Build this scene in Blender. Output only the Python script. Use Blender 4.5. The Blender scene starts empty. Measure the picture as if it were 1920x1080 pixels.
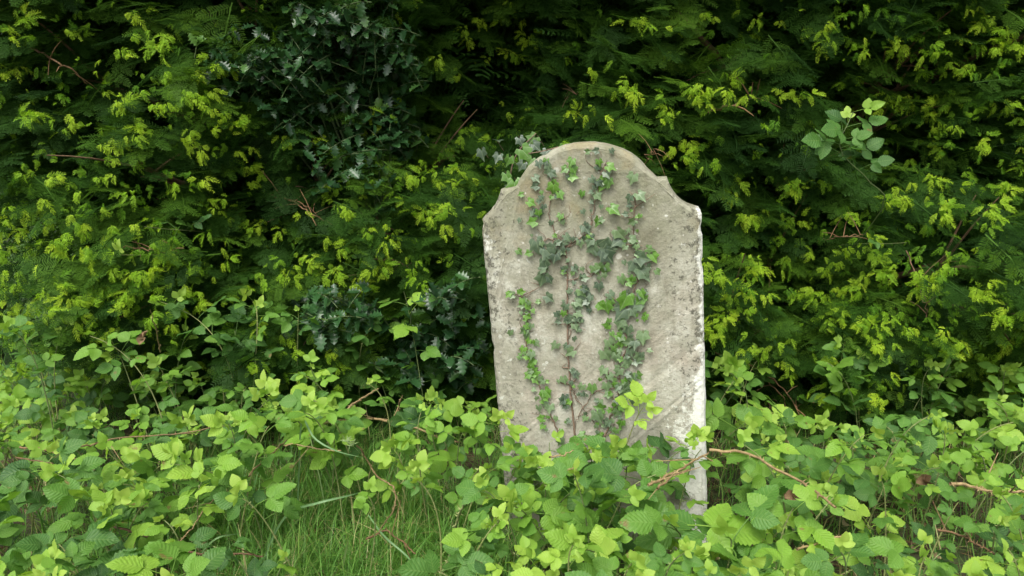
import bpy, math, random
import numpy as np
from math import radians, sin, cos, pi

rng = np.random.default_rng(11)
random.seed(11)
scene = bpy.context.scene
COL = scene.collection

# ------------------------------------------------------------------ camera
F, CAMH, PITCH = 1347.0, 1.12, radians(10)
CP, SP = cos(PITCH), sin(PITCH)
cam_d = bpy.data.cameras.new('camera')
cam_d.sensor_width = 36.0
cam_d.lens = F / 1920 * 36
cam_d.clip_start = 0.05
cam_d.clip_end = 1000
cam_d.dof.use_dof = True
cam_d.dof.focus_distance = 2.1
cam_d.dof.aperture_fstop = 8.0
cam = bpy.data.objects.new('camera', cam_d)
COL.objects.link(cam)
cam.location = (0, 0, CAMH)
cam.rotation_euler = (pi / 2 - PITCH, 0, 0)
scene.camera = cam


def ray(px, py):
    u, v = (px - 960) / F, -(py - 540) / F
    return np.array([u, CP + v * SP, v * CP - SP])


def at(px, py, Y):
    d = ray(px, py)
    return np.array([0, 0, CAMH]) + d * (Y / d[1])


def at_z(px, py, z):
    d = ray(px, py)
    return np.array([0, 0, CAMH]) + d * ((z - CAMH) / d[2])


# ------------------------------------------------------------------ mesh accumulator
class Acc:
    def __init__(self):
        self.V, self.F, self.T, self.UV, self.n = [], [], [], [], 0

    def add(self, v, f, t=0.5, uv=None):
        v = np.asarray(v, float)
        f = np.asarray(f, int)
        self.V.append(v)
        self.F.append(f + self.n)
        self.T.append(np.full(len(v), t) if np.isscalar(t) else np.asarray(t, float))
        self.UV.append(np.zeros((len(v), 2)) if uv is None else uv)
        self.n += len(v)

    def inst(self, tm, R, t, s, tint):
        """tm = (verts, faces list by size, uv); R (N,3,3), t (N,3), s (N,), tint (N,)"""
        v, faces, uv = tm
        N, K = len(t), len(v)
        W = np.einsum('nij,kj->nki', R, v) * np.asarray(s)[:, None, None] + np.asarray(t)[:, None, :]
        off = (np.arange(N) * K)[:, None, None]
        for fa in faces:
            self.F.append((fa[None] + off).reshape(-1, fa.shape[1]) + self.n)
        self.V.append(W.reshape(-1, 3))
        self.T.append(np.repeat(np.asarray(tint, float), K))
        self.UV.append(np.tile(uv, (N, 1)))
        self.n += N * K

    def build(self, name, mat, parent=None, smooth=True, origin=None):
        V = np.concatenate(self.V)
        T = np.concatenate(self.T)
        UV = np.concatenate(self.UV)
        if origin is not None:
            V = V - np.asarray(origin)
        tot = np.concatenate([np.full(len(f), f.shape[1]) for f in self.F])
        loops = np.concatenate([f.ravel() for f in self.F])
        start = np.concatenate([[0], np.cumsum(tot)[:-1]])
        me = bpy.data.meshes.new(name)
        me.vertices.add(len(V))
        me.vertices.foreach_set('co', V.astype(np.float32).ravel())
        me.loops.add(len(loops))
        me.loops.foreach_set('vertex_index', loops.astype(np.int32))
        me.polygons.add(len(tot))
        me.polygons.foreach_set('loop_start', start.astype(np.int32))
        me.polygons.foreach_set('loop_total', tot.astype(np.int32))
        me.polygons.foreach_set('use_smooth', np.full(len(tot), smooth))
        me.update(calc_edges=True)
        a = me.attributes.new('tint', 'FLOAT', 'POINT')
        a.data.foreach_set('value', T.astype(np.float32))
        ul = me.uv_layers.new(name='UVMap')
        ul.data.foreach_set('uv', UV[loops].astype(np.float32).ravel())
        me.materials.append(mat)
        o = bpy.data.objects.new(name, me)
        COL.objects.link(o)
        if parent is not None:
            o.parent = parent
        return o


def unit(v):
    v = np.asarray(v, float)
    return v / (np.linalg.norm(v, axis=-1, keepdims=True) + 1e-9)


def frames(ydir, zhint):
    """rotation matrices whose columns are x, y(along), z(normal)"""
    y = unit(ydir)
    z = zhint - np.sum(zhint * y, -1, keepdims=True) * y
    z = unit(z)
    x = np.cross(y, z)
    return np.stack([x, y, z], -1)


def tube(pts, rad, sides=6, t=0.5):
    pts = np.asarray(pts, float)
    n = len(pts)
    rad = np.full(n, rad) if np.isscalar(rad) else np.asarray(rad)
    tan = unit(np.gradient(pts, axis=0))
    ref = np.array([0.13, 0.31, 0.94])
    x = np.cross(tan, ref)
    bad = np.linalg.norm(x, axis=1) < 0.1
    x[bad] = np.cross(tan[bad], np.array([1.0, 0, 0]))
    x = unit(x)
    y = np.cross(tan, x)
    a = np.arange(sides) / sides * 2 * pi
    ring = pts[:, None] + rad[:, None, None] * (np.cos(a)[None, :, None] * x[:, None] + np.sin(a)[None, :, None] * y[:, None])
    v = ring.reshape(-1, 3)
    i = np.arange(n - 1)[:, None] * sides
    j = np.arange(sides)[None]
    k = (j + 1) % sides
    f = np.stack([i + j, i + k, i + sides + k, i + sides + j], -1).reshape(-1, 4)
    uv = np.stack([np.tile(a / (2 * pi), n), np.repeat(np.linspace(0, 1, n), sides)], -1)
    return v, f, uv


def spline(P, n):
    """Catmull-Rom through P"""
    P = np.asarray(P, float)
    if len(P) == 2:
        t = np.linspace(0, 1, n)[:, None]
        return P[0] * (1 - t) + P[1] * t
    Q = np.vstack([2 * P[0] - P[1], P, 2 * P[-1] - P[-2]])
    out = []
    for u in np.linspace(0, len(P) - 1 - 1e-6, n):
        i = int(u)
        t = u - i
        a, b, c, d = Q[i:i + 4]
        out.append(0.5 * (2 * b + (c - a) * t + (2 * a - 5 * b + 4 * c - d) * t * t + (3 * b - a - 3 * c + d) * t ** 3))
    return np.array(out)


def bez(a, b, c, n):
    t = np.linspace(0, 1, n)[:, None]
    return (1 - t) ** 2 * a + 2 * t * (1 - t) * b + t * t * c


def merge(parts):
    V, FD, U, n = [], {}, [], 0
    for v, fs, uv in parts:
        V.append(v)
        U.append(uv)
        for f in fs:
            FD.setdefault(f.shape[1], []).append(f + n)
        n += len(v)
    return np.concatenate(V), [np.concatenate(x) for x in FD.values()], np.concatenate(U)


def xform(tm, R=np.eye(3), t=(0, 0, 0), s=1.0):
    return (tm[0] * s) @ np.asarray(R).T + np.asarray(t), tm[1], tm[2]


def rotz(a):
    return np.array([[cos(a), -sin(a), 0], [sin(a), cos(a), 0], [0, 0, 1.0]])


def rotx(a):
    return np.array([[1, 0, 0], [0, cos(a), -sin(a)], [0, sin(a), cos(a)]])


def roty(a):
    return np.array([[cos(a), 0, sin(a)], [0, 1, 0], [-sin(a), 0, cos(a)]])


# ------------------------------------------------------------------ objects
def empty(name, loc, label, cat, group=None):
    o = bpy.data.objects.new(name, None)
    o.empty_display_size = 0.05
    COL.objects.link(o)
    o.location = loc
    tag(o, label, cat, group)
    return o


def tag(o, label, cat, group=None, kind=None):
    o['label'] = label
    o['category'] = cat
    if group:
        o['group'] = group
    if kind:
        o['kind'] = kind
    return o


# ------------------------------------------------------------------ materials
class NT:
    def __init__(self, name):
        self.m = bpy.data.materials.new(name)
        self.m.use_nodes = True
        self.t = self.m.node_tree
        self.t.nodes.clear()
        self.out = self.n('ShaderNodeOutputMaterial')

    def n(self, typ, **kw):
        nd = self.t.nodes.new(typ)
        for k, v in kw.items():
            setattr(nd, k, v)
        return nd

    def l(self, a, b):
        self.t.links.new(a, b)

    def val(self, sock, v):
        if hasattr(v, 'is_output'):
            self.l(v, sock)
        else:
            sock.default_value = v

    def math(self, op, a, b=0.0, c=0.0, clamp=False):
        nd = self.n('ShaderNodeMath', operation=op, use_clamp=clamp)
        self.val(nd.inputs[0], a)
        self.val(nd.inputs[1], b)
        self.val(nd.inputs[2], c)
        return nd.outputs[0]

    def mix(self, f, a, b, mode='MIX'):
        nd = self.n('ShaderNodeMix', data_type='RGBA', blend_type=mode)
        self.val(nd.inputs[0], f)
        for s, v in ((nd.inputs[6], a), (nd.inputs[7], b)):
            self.val(s, v if hasattr(v, 'is_output') else (*v, 1.0))
        return nd.outputs[2]

    def ramp(self, f, stops):
        nd = self.n('ShaderNodeValToRGB')
        e = nd.color_ramp.elements
        while len(e) < len(stops):
            e.new(0.5)
        for el, (p, c) in zip(e, stops):
            el.position = p
            el.color = (*c, 1.0) if len(c) == 3 else c
        self.val(nd.inputs[0], f)
        return nd.outputs[0]

    def fac(self, f, a, b):
        return self.ramp(f, [(a, (0, 0, 0)), (b, (1, 1, 1))])

    def noise(self, vec, scale, detail=4, rough=0.55, dist=0.0):
        nd = self.n('ShaderNodeTexNoise')
        if vec is not None:
            self.l(vec, nd.inputs['Vector'])
        nd.inputs['Scale'].default_value = scale
        nd.inputs['Detail'].default_value = detail
        nd.inputs['Roughness'].default_value = rough
        nd.inputs['Distortion'].default_value = dist
        return nd.outputs[0]

    def tint(self):
        return self.n('ShaderNodeAttribute', attribute_name='tint').outputs['Fac']


def leaf_mat(name, stops, rough=0.45, spec=0.4, trans=0.35, tgain=(1.5, 1.5, 0.7), veins=0, vstr=0.3, mottled=0.25, coat=0.0, spots=0.0, palmate=False):
    k = NT(name)
    geo = k.n('ShaderNodeTexCoord').outputs['Object']
    base = k.ramp(k.tint(), stops)
    nz = k.noise(geo, 55, 3)
    base = k.mix(k.math('MULTIPLY', k.fac(nz, 0.35, 0.75), mottled), base, (0.5, 0.75, 0.35), 'MULTIPLY')
    if spots:
        base = k.mix(k.math('MULTIPLY', k.fac(k.noise(geo, 28, 4, 0.6), 0.66, 0.72), spots), base, (0.20, 0.12, 0.05))
    nrm = None
    if veins:
        uv = k.n('ShaderNodeTexCoord').outputs['UV']
        sx = k.n('ShaderNodeSeparateXYZ')
        k.l(uv, sx.inputs[0])
        u, v = sx.outputs[0], sx.outputs[1]
        au = k.math('ABSOLUTE', k.math('SUBTRACT', u, 0.5))
        s = k.math('SUBTRACT', k.math('MULTIPLY', v, veins), k.math('MULTIPLY', au, 4.0))
        pp = k.math('PINGPONG', s, 0.5)
        vein = k.math('SUBTRACT', 1.0, k.math('MULTIPLY', pp, 7.0), clamp=True)
        mid = k.math('SUBTRACT', 1.0, k.math('MULTIPLY', au, 24.0), clamp=True)
        vv = k.math('MAXIMUM', vein, mid)
        base = k.mix(k.math('MULTIPLY', vv, 0.20), base, (0.30, 0.42, 0.12))
        bp = k.n('ShaderNodeBump')
        bp.inputs['Strength'].default_value = vstr
        bp.inputs['Distance'].default_value = 0.004
        k.l(k.math('ADD', k.math('MULTIPLY', pp, 2.0), k.math('MULTIPLY', nz, 0.4)), bp.inputs['Height'])
        nrm = bp.outputs[0]
    if palmate:
        sx = k.n('ShaderNodeSeparateXYZ')
        k.l(k.n('ShaderNodeTexCoord').outputs['UV'], sx.inputs[0])
        an = k.math('ARCTAN2', k.math('DIVIDE', k.math('SUBTRACT', sx.outputs[0], 0.5), 0.6), k.math('ADD', k.math('DIVIDE', sx.outputs[1], 0.8), 0.02))
        pm = k.math('PINGPONG', an, 0.36)
        ln = k.math('SUBTRACT', 1.0, k.math('MULTIPLY', pm, 16.0), clamp=True)
        base = k.mix(k.math('MULTIPLY', ln, 0.38), base, (0.30, 0.36, 0.22))
        base = k.mix(k.math('MULTIPLY', k.fac(k.noise(geo, 130, 3), 0.40, 0.66), 0.40), base, (0.55, 0.62, 0.45), 'MULTIPLY')
        bp = k.n('ShaderNodeBump')
        bp.inputs['Strength'].default_value = 0.35
        bp.inputs['Distance'].default_value = 0.003
        k.l(k.math('ADD', pm, nz), bp.inputs['Height'])
        nrm = bp.outputs[0]
    p = k.n('ShaderNodeBsdfPrincipled')
    k.l(base, p.inputs['Base Color'])
    p.inputs['Roughness'].default_value = rough
    p.inputs['Specular IOR Level'].default_value = spec
    p.inputs['Coat Weight'].default_value = coat
    p.inputs['Coat Roughness'].default_value = 0.25
    t = k.n('ShaderNodeBsdfTranslucent')
    k.l(k.mix(1.0, base, tgain, 'MULTIPLY'), t.inputs['Color'])
    if nrm is not None:
        k.l(nrm, p.inputs['Normal'])
        k.l(nrm, t.inputs['Normal'])
    mx = k.n('ShaderNodeMixShader')
    mx.inputs[0].default_value = trans
    k.l(p.outputs[0], mx.inputs[1])
    k.l(t.outputs[0], mx.inputs[2])
    k.l(mx.outputs[0], k.out.inputs[0])
    return k.m


def bark_mat(name, c1, c2, scale=60, rough=0.8):
    k = NT(name)
    geo = k.n('ShaderNodeTexCoord').outputs['Object']
    nz = k.noise(geo, scale, 5, 0.6)
    f = k.math('ADD', k.math('MULTIPLY', nz, 0.8), k.math('MULTIPLY', k.math('SUBTRACT', k.tint(), 0.5), 0.9), clamp=True)
    col = k.ramp(f, [(0.3, c1), (0.65, c2)])
    p = k.n('ShaderNodeBsdfPrincipled')
    k.l(col, p.inputs['Base Color'])
    p.inputs['Roughness'].default_value = rough
    bp = k.n('ShaderNodeBump')
    bp.inputs['Strength'].default_value = 0.5
    bp.inputs['Distance'].default_value = 0.003
    k.l(nz, bp.inputs['Height'])
    k.l(bp.outputs[0], p.inputs['Normal'])
    k.l(p.outputs[0], k.out.inputs[0])
    return k.m


M = {}
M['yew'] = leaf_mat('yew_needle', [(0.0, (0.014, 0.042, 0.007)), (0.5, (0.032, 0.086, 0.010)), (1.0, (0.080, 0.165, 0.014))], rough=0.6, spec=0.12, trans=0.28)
M['shoot'] = leaf_mat('yew_young_needle', [(0.0, (0.09, 0.22, 0.012)), (0.5, (0.205, 0.365, 0.018)), (1.0, (0.34, 0.475, 0.03))], rough=0.55, spec=0.2, trans=0.35, mottled=0.1)
M['holly'] = leaf_mat('holly_leaf', [(0.0, (0.014, 0.046, 0.014)), (0.6, (0.030, 0.085, 0.024)), (1.0, (0.08, 0.17, 0.03))], rough=0.36, spec=0.42, trans=0.14, mottled=0.15, coat=0.06)
M['bramble'] = leaf_mat('bramble_leaf', [(0.0, (0.045, 0.120, 0.030)), (0.35, (0.090, 0.210, 0.036)), (0.7, (0.175, 0.330, 0.038)), (1.0, (0.290, 0.445, 0.06))], rough=0.5, spec=0.3, trans=0.38, veins=8, vstr=0.24, spots=0.8)
M['young'] = leaf_mat('bramble_young_leaf', [(0.0, (0.21, 0.37, 0.045)), (1.0, (0.36, 0.50, 0.09))], rough=0.5, spec=0.3, trans=0.4, veins=7, vstr=0.2)
M['ivy'] = leaf_mat('ivy_leaf', [(0.0, (0.055, 0.085, 0.055)), (0.33, (0.100, 0.145, 0.090)), (0.62, (0.155, 0.225, 0.115)), (0.75, (0.085, 0.19, 0.028)), (1.0, (0.14, 0.28, 0.045))], rough=0.36, spec=0.45, trans=0.2, palmate=True)
M['grass'] = leaf_mat('grass_blade', [(0.0, (0.065, 0.17, 0.028)), (0.6, (0.14, 0.30, 0.055)), (0.88, (0.23, 0.37, 0.075)), (1.0, (0.42, 0.36, 0.18))], rough=0.45, spec=0.35, trans=0.35)
M['stalk'] = leaf_mat('grass_stalk', [(0.0, (0.13, 0.24, 0.10)), (1.0, (0.24, 0.33, 0.13))], rough=0.45, trans=0.25)
M['cane'] = bark_mat('bramble_cane', (0.10, 0.14, 0.045), (0.26, 0.28, 0.10), 90, 0.6)
M['drycane'] = bark_mat('dry_cane', (0.12, 0.078, 0.030), (0.34, 0.25, 0.115), 70, 0.8)
M['redcane'] = bark_mat('red_cane', (0.085, 0.046, 0.020), (0.23, 0.135, 0.058), 70, 0.8)
M['bark'] = bark_mat('yew_bark', (0.045, 0.022, 0.012), (0.12, 0.062, 0.032), 40, 0.9)
M['twig'] = bark_mat('yew_twig', (0.07, 0.045, 0.02), (0.17, 0.10, 0.05), 80, 0.85)
M['greenstem'] = bark_mat('green_stem', (0.05, 0.08, 0.025), (0.12, 0.17, 0.06), 80, 0.6)
M['ivystem'] = bark_mat('ivy_stem', (0.11, 0.075, 0.05), (0.27, 0.18, 0.12), 120, 0.85)
M['deadleaf'] = leaf_mat('dead_leaf', [(0.0, (0.10, 0.055, 0.03)), (0.6, (0.24, 0.15, 0.085)), (1.0, (0.44, 0.34, 0.22))], rough=0.75, spec=0.2, trans=0.1, tgain=(1, .9, .7), veins=6, vstr=0.5)


def stone_mat():
    k = NT('weathered_limestone')
    co = k.n('ShaderNodeTexCoord').outputs['Object']
    sep = k.n('ShaderNodeSeparateXYZ')
    k.l(co, sep.inputs[0])
    X, Y, Z = sep.outputs
    mp = k.n('ShaderNodeMapping')
    k.l(co, mp.inputs[0])
    mp.inputs['Scale'].default_value = (1.0, 1.0, 0.28)
    big = k.noise(co, 5, 5, 0.6)
    mid = k.noise(co, 22, 6, 0.65)
    fine = k.noise(co, 110, 4, 0.6)
    streak = k.noise(mp.outputs[0], 34, 4, 0.6)
    col = k.ramp(k.math('ADD', k.math('MULTIPLY', big, 0.55), k.math('MULTIPLY', mid, 0.45)),
                 [(0.37, (0.20, 0.19, 0.135)), (0.47, (0.335, 0.32, 0.25)), (0.53, (0.42, 0.40, 0.33)), (0.62, (0.58, 0.56, 0.49))])
    col = k.mix(k.math('MULTIPLY', k.fac(streak, 0.48, 0.62), 0.42), col, (0.20, 0.175, 0.13))
    lowpart2 = k.math('SUBTRACT', 1.0, k.fac(Z, 0.5, 0.9))
    pink = k.fac(k.noise(co, 9, 3), 0.48, 0.60)
    col = k.mix(k.math('MULTIPLY', k.math('MULTIPLY', pink, 0.40), lowpart2), col, (0.46, 0.37, 0.31))
    lowpart = k.math('SUBTRACT', 1.0, k.fac(Z, 0.35, 0.75))
    col = k.mix(k.math('MULTIPLY', lowpart, 0.35), col, (0.52, 0.47, 0.42))
    pit = k.noise(co, 150, 3, 0.7)
    pitm = k.math('MULTIPLY', k.fac(pit, 0.56, 0.66), k.fac(k.noise(co, 14, 3), 0.42, 0.58))
    col = k.mix(k.math('MULTIPLY', pitm, 0.55), col, (0.13, 0.115, 0.085))
    # green algae near the rounded head and low down
    top = k.math('MULTIPLY', k.fac(Z, 0.82, 1.15), k.fac(mid, 0.38, 0.56))
    col = k.mix(k.math('MULTIPLY', top, 0.62), col, (0.185, 0.185, 0.105))
    # tan stain under the right shoulder and on the head
    tan = k.math('MULTIPLY', k.fac(k.noise(co, 7, 4), 0.53, 0.62), k.fac(Z, 0.85, 1.02))
    col = k.mix(k.math('MULTIPLY', tan, 0.28), col, (0.34, 0.24, 0.10))
    # dark lichen speckle, thickest along both side margins
    ax = k.math('ABSOLUTE', X)
    marg = k.fac(ax, 0.13, 0.30)
    lich = k.noise(co, 48, 6, 0.72)
    thr = k.math('SUBTRACT', 0.645, k.math('MULTIPLY', marg, 0.165))
    dark = k.math('MULTIPLY', k.math('SUBTRACT', lich, thr), 14.0, clamp=True)
    dark = k.math('MULTIPLY', dark, k.fac(k.noise(co, 4.5, 3), 0.34, 0.50))
    col = k.mix(k.math('MULTIPLY', dark, 0.85), col, (0.085, 0.08, 0.062))
    # white crustose lichen: specks everywhere, sheets at the right edge and left shoulder
    wl = k.noise(co, 30, 6, 0.7)
    sp = k.math('MULTIPLY', k.math('SUBTRACT', wl, 0.615), 16.0, clamp=True)
    # right lower corner and edge
    edge = k.fac(X, 0.262, 0.295)
    low = k.math('SUBTRACT', 1.0, k.fac(Z, 0.40, 0.60))
    rx = k.fac(X, 0.12, 0.26)
    pat = k.math('ADD', k.math('MULTIPLY', rx, low), k.math('MULTIPLY', edge, k.fac(Z, 0.15, 0.3)))
    rp = k.math('MULTIPLY', k.math('SUBTRACT', k.math('ADD', k.math('MULTIPLY', pat, 0.38), wl), 0.74), 9.0, clamp=True)
    # left shoulder patch
    dx = k.math('ADD', X, 0.285)
    dz = k.math('SUBTRACT', Z, 0.93)
    d2 = k.math('SQRT', k.math('ADD', k.math('POWER', k.math('MULTIPLY', dx, 2.2), 2.0), k.math('POWER', dz, 2.0)))
    sh = k.math('SUBTRACT', 1.0, k.fac(d2, 0.02, 0.09))
    sp2 = k.math('MULTIPLY', k.math('SUBTRACT', k.math('ADD', k.math('MULTIPLY', sh, 0.30), wl), 0.73), 9.0, clamp=True)
    white = k.math('MAXIMUM', k.math('MULTIPLY', sp, 0.7), k.math('MAXIMUM', rp, sp2))
    col = k.mix(k.math('MULTIPLY', white, 0.9), col, (0.80, 0.785, 0.73))
    col = k.mix(k.math('MULTIPLY', k.fac(fine, 0.45, 0.75), 0.28), col, (0.21, 0.19, 0.15))
    col = k.mix(1.0, col, (0.82, 0.845, 0.815), 'MULTIPLY')
    for sc_, thr_, cc_, w_ in ((26, 0.30, (0.50, 0.50, 0.44), 0.55), (44, 0.26, (0.12, 0.115, 0.09), 0.5), (60, 0.24, (0.62, 0.60, 0.54), 0.6)):
        vo = k.n('ShaderNodeTexVoronoi')
        k.l(co, vo.inputs['Vector'])
        vo.inputs['Scale'].default_value = sc_
        sp3 = k.n('ShaderNodeSeparateColor')
        k.l(vo.outputs['Color'], sp3.inputs[0])
        rad_ = k.math('MULTIPLY', k.fac(sp3.outputs[0], 0.72, 1.0), thr_)
        edge_ = k.math('ADD', vo.outputs['Distance'], k.math('MULTIPLY', k.math('SUBTRACT', lich, 0.5), 0.5))
        ros = k.math('MULTIPLY', k.math('SUBTRACT', rad_, edge_), 12.0, clamp=True)
        col = k.mix(k.math('MULTIPLY', ros, w_), col, cc_)
    p = k.n('ShaderNodeBsdfPrincipled')
    k.l(col, p.inputs['Base Color'])
    p.inputs['Roughness'].default_value = 0.92
    p.inputs['Specular IOR Level'].default_value = 0.2
    bp = k.n('ShaderNodeBump')
    bp.inputs['Strength'].default_value = 0.75
    bp.inputs['Distance'].default_value = 0.006
    h = k.math('ADD', k.math('MULTIPLY', mid, 0.9), k.math('ADD', k.math('MULTIPLY', fine, 0.5), k.math('MULTIPLY', lich, 0.4)))
    k.l(k.math('ADD', h, k.math('MULTIPLY', white, 0.15)), bp.inputs['Height'])
    k.l(bp.outputs[0], p.inputs['Normal'])
    k.l(p.outputs[0], k.out.inputs[0])
    return k.m


def ground_mat():
    k = NT('soil_and_turf')
    co = k.n('ShaderNodeTexCoord').outputs['Object']
    a = k.noise(co, 3.0, 6, 0.6)
    b = k.noise(co, 45, 5, 0.7)
    soil = k.ramp(b, [(0.3, (0.025, 0.014, 0.009)), (0.55, (0.075, 0.042, 0.026)), (0.75, (0.15, 0.095, 0.06))])
    turf = k.ramp(b, [(0.3, (0.022, 0.045, 0.010)), (0.6, (0.055, 0.105, 0.022)), (0.8, (0.10, 0.15, 0.035))])
    sep = k.n('ShaderNodeSeparateXYZ')
    k.l(co, sep.inputs[0])
    far = k.fac(k.math('MULTIPLY', k.math('ADD', k.math('MULTIPLY', sep.outputs[0], -1.0), sep.outputs[1]), 0.1), 0.42, 0.6)
    cx = k.math('POWER', k.math('MULTIPLY', k.math('ADD', sep.outputs[0], 0.55), 2.0), 2.0)
    cy = k.math('POWER', k.math('MULTIPLY', k.math('SUBTRACT', sep.outputs[1], 1.95), 2.0), 2.0)
    clear = k.math('SUBTRACT', 1.2, k.math('ADD', cx, cy), clamp=True)
    f = k.math('MAXIMUM', k.math('MAXIMUM', k.math('MULTIPLY', k.fac(a, 0.42, 0.58), 0.7), far), k.math('MULTIPLY', clear, 0.85))
    col = k.mix(f, soil, turf)
    p = k.n('ShaderNodeBsdfPrincipled')
    k.l(col, p.inputs['Base Color'])
    p.inputs['Roughness'].default_value = 0.95
    bp = k.n('ShaderNodeBump')
    bp.inputs['Strength'].default_value = 0.8
    bp.inputs['Distance'].default_value = 0.02
    k.l(b, bp.inputs['Height'])
    k.l(bp.outputs[0], p.inputs['Normal'])
    k.l(p.outputs[0], k.out.inputs[0])
    return k.m


M['stone'] = stone_mat()
M['ground'] = ground_mat()

# ------------------------------------------------------------------ leaf templates
def grid_leaf(width, L, nL, nW, z_fn, edge_fn=None):
    """leaf along +Y from origin; width(t) gives half width"""
    t = np.linspace(0, 1, nL + 1)
    u = np.linspace(-1, 1, nW + 1)
    T, U = np.meshgrid(t, u, indexing='ij')
    w = width(T)
    if edge_fn is not None:
        w = w * np.where(np.abs(U) > 0.99, edge_fn(T), 1.0)
    x = U * w
    y = T * L
    z = z_fn(x, T, U)
    v = np.stack([x, y, z], -1).reshape(-1, 3)
    i = np.arange(nL)[:, None] * (nW + 1)
    j = np.arange(nW)[None]
    f = np.stack([i + j, i + j + 1, i + nW + 2 + j, i + nW + 1 + j], -1).reshape(-1, 4)
    uv = np.stack([(U + 1) / 2, T], -1).reshape(-1, 2)
    return v, [f], uv


def bramble_leaflet(r, broad=0.40):
    droop, fold, wob, tw = r.uniform(0.05, 0.35), r.uniform(-0.1, 0.35), r.uniform(-0.04, 0.04), r.uniform(-0.1, 0.1)
    nL = 20
    def width(t):
        return broad * np.clip(np.sin(pi * np.clip(t, 0, 1) ** 0.74), 0, 1) ** 0.80 * (1 - 0.35 * np.clip((t - 0.72) / 0.28, 0, 1) ** 2) + 0.004
    saw = lambda t: 1.0 + 0.085 * np.where((np.round(t * nL).astype(int) % 2) == 0, 1, -1)
    return grid_leaf(width, 1.0, nL, 4,
                     lambda x, t, u: fold * np.abs(x) - droop * t ** 2 + wob * np.sin(t * 9) * u + tw * x * t + 0.015 * np.sin(t * 40) * np.abs(u), saw)


def bramble_compound(r, young=False):
    """petiole along +Y then 3 (or 5) leaflets; unit = terminal leaflet length"""
    parts = []
    pl = r.uniform(0.55, 1.0)
    pts = bez(np.array([0, 0, 0]), np.array([0, pl * 0.5, 0.12]), np.array([0, pl, 0.05]), 4)
    v, f, uv = tube(pts, 0.018, 3)
    parts.append((v, [f], uv * 0 + 0.5))
    end = pts[-1]
    tl = r.uniform(0.12, 0.3)
    v, f, uv = tube(np.array([end, end + [0, tl, 0]]), 0.014, 3)
    parts.append((v, [f], uv * 0 + 0.5))
    fold = 0.9 if young else 0.0
    def place(ang, s, off):
        lf = bramble_leaflet(r, r.uniform(0.33, 0.44))
        Rm = rotz(ang) @ rotx(r.uniform(-0.45, 0.15) + fold * 0.6) @ roty(r.uniform(-0.35, 0.35))
        parts.append(xform(lf, Rm, off, s))
    place(r.uniform(-0.12, 0.12), 1.0, end + [0, tl, 0])
    for sg in (-1, 1):
        place(sg * r.uniform(0.95, 1.35), r.uniform(0.72, 0.9), end)
    if r.random() < 0.2:
        for sg in (-1, 1):
            place(sg * r.uniform(1.8, 2.2), r.uniform(0.5, 0.65), end - [0, 0.03, 0])
    return merge(parts)


tr = np.random.default_rng(5)
BRAM = [bramble_compound(tr) for _ in range(12)]
BRAMY = [bramble_compound(tr, True) for _ in range(6)]


def ivy_leaf(r):
    """five lobed ivy leaf, flat fan around a centre; unit length"""
    ang = np.radians([-178, -150, -120, -88, -62, -40, -22, 0, 22, 40, 62, 88, 120, 150, 178])
    rad = np.array([0.05, 0.36, 0.44, 0.38, 0.56, 0.45, 0.46, 0.78, 0.46, 0.45, 0.56, 0.38, 0.44, 0.36, 0.05]) * r.uniform(0.9, 1.1, 15)
    ctr = np.array([[0, 0.30, 0.03]])
    out = np.stack([np.sin(ang) * rad, 0.30 + np.cos(ang) * rad, -0.03 * rad ** 2 + r.uniform(-0.02, 0.02, 15) + r.uniform(-0.15, 0.40) * np.abs(np.sin(ang) * rad) - r.uniform(0, 0.25) * np.clip(np.cos(ang) * rad, 0, 1) ** 2 / 0.6], -1)
    mid = ctr + (out - ctr) * 0.55 + r.normal(0, 0.006, (15, 3)) * [0, 0, 1]
    v = np.concatenate([ctr, mid, out])
    n = 15
    tri = np.array([[0, 1 + i + 1, 1 + i] for i in range(n - 1)])
    quad = np.array([[1 + i, 2 + i, 1 + n + i + 1, 1 + n + i] for i in range(n - 1)])
    uv = np.stack([v[:, 0] * 0.6 + 0.5, v[:, 1] * 0.8], -1)
    return v, [tri, quad], uv


IVY = [ivy_leaf(tr) for _ in range(8)]


def holly_leaf(r):
    nL = 12
    curl = r.uniform(0.0, 0.3)
    def width(t):
        return 0.24 * np.sin(pi * t ** 0.9) ** 0.7 + 0.012
    sp = lambda t: 1.0 + 0.55 * np.where((np.round(t * nL).astype(int) % 3) == 1, 1.0, -0.22)
    def z(x, t, u):
        spine = np.where((np.round(t * nL).astype(int) % 3) == 1, 1.0, -0.4)
        return 0.055 * spine * np.abs(u) ** 3 + 0.25 * np.abs(x) - curl * t ** 2
    return grid_leaf(width, 1.0, nL, 4, z, sp)


HOLLY = [holly_leaf(tr) for _ in range(6)]


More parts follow.
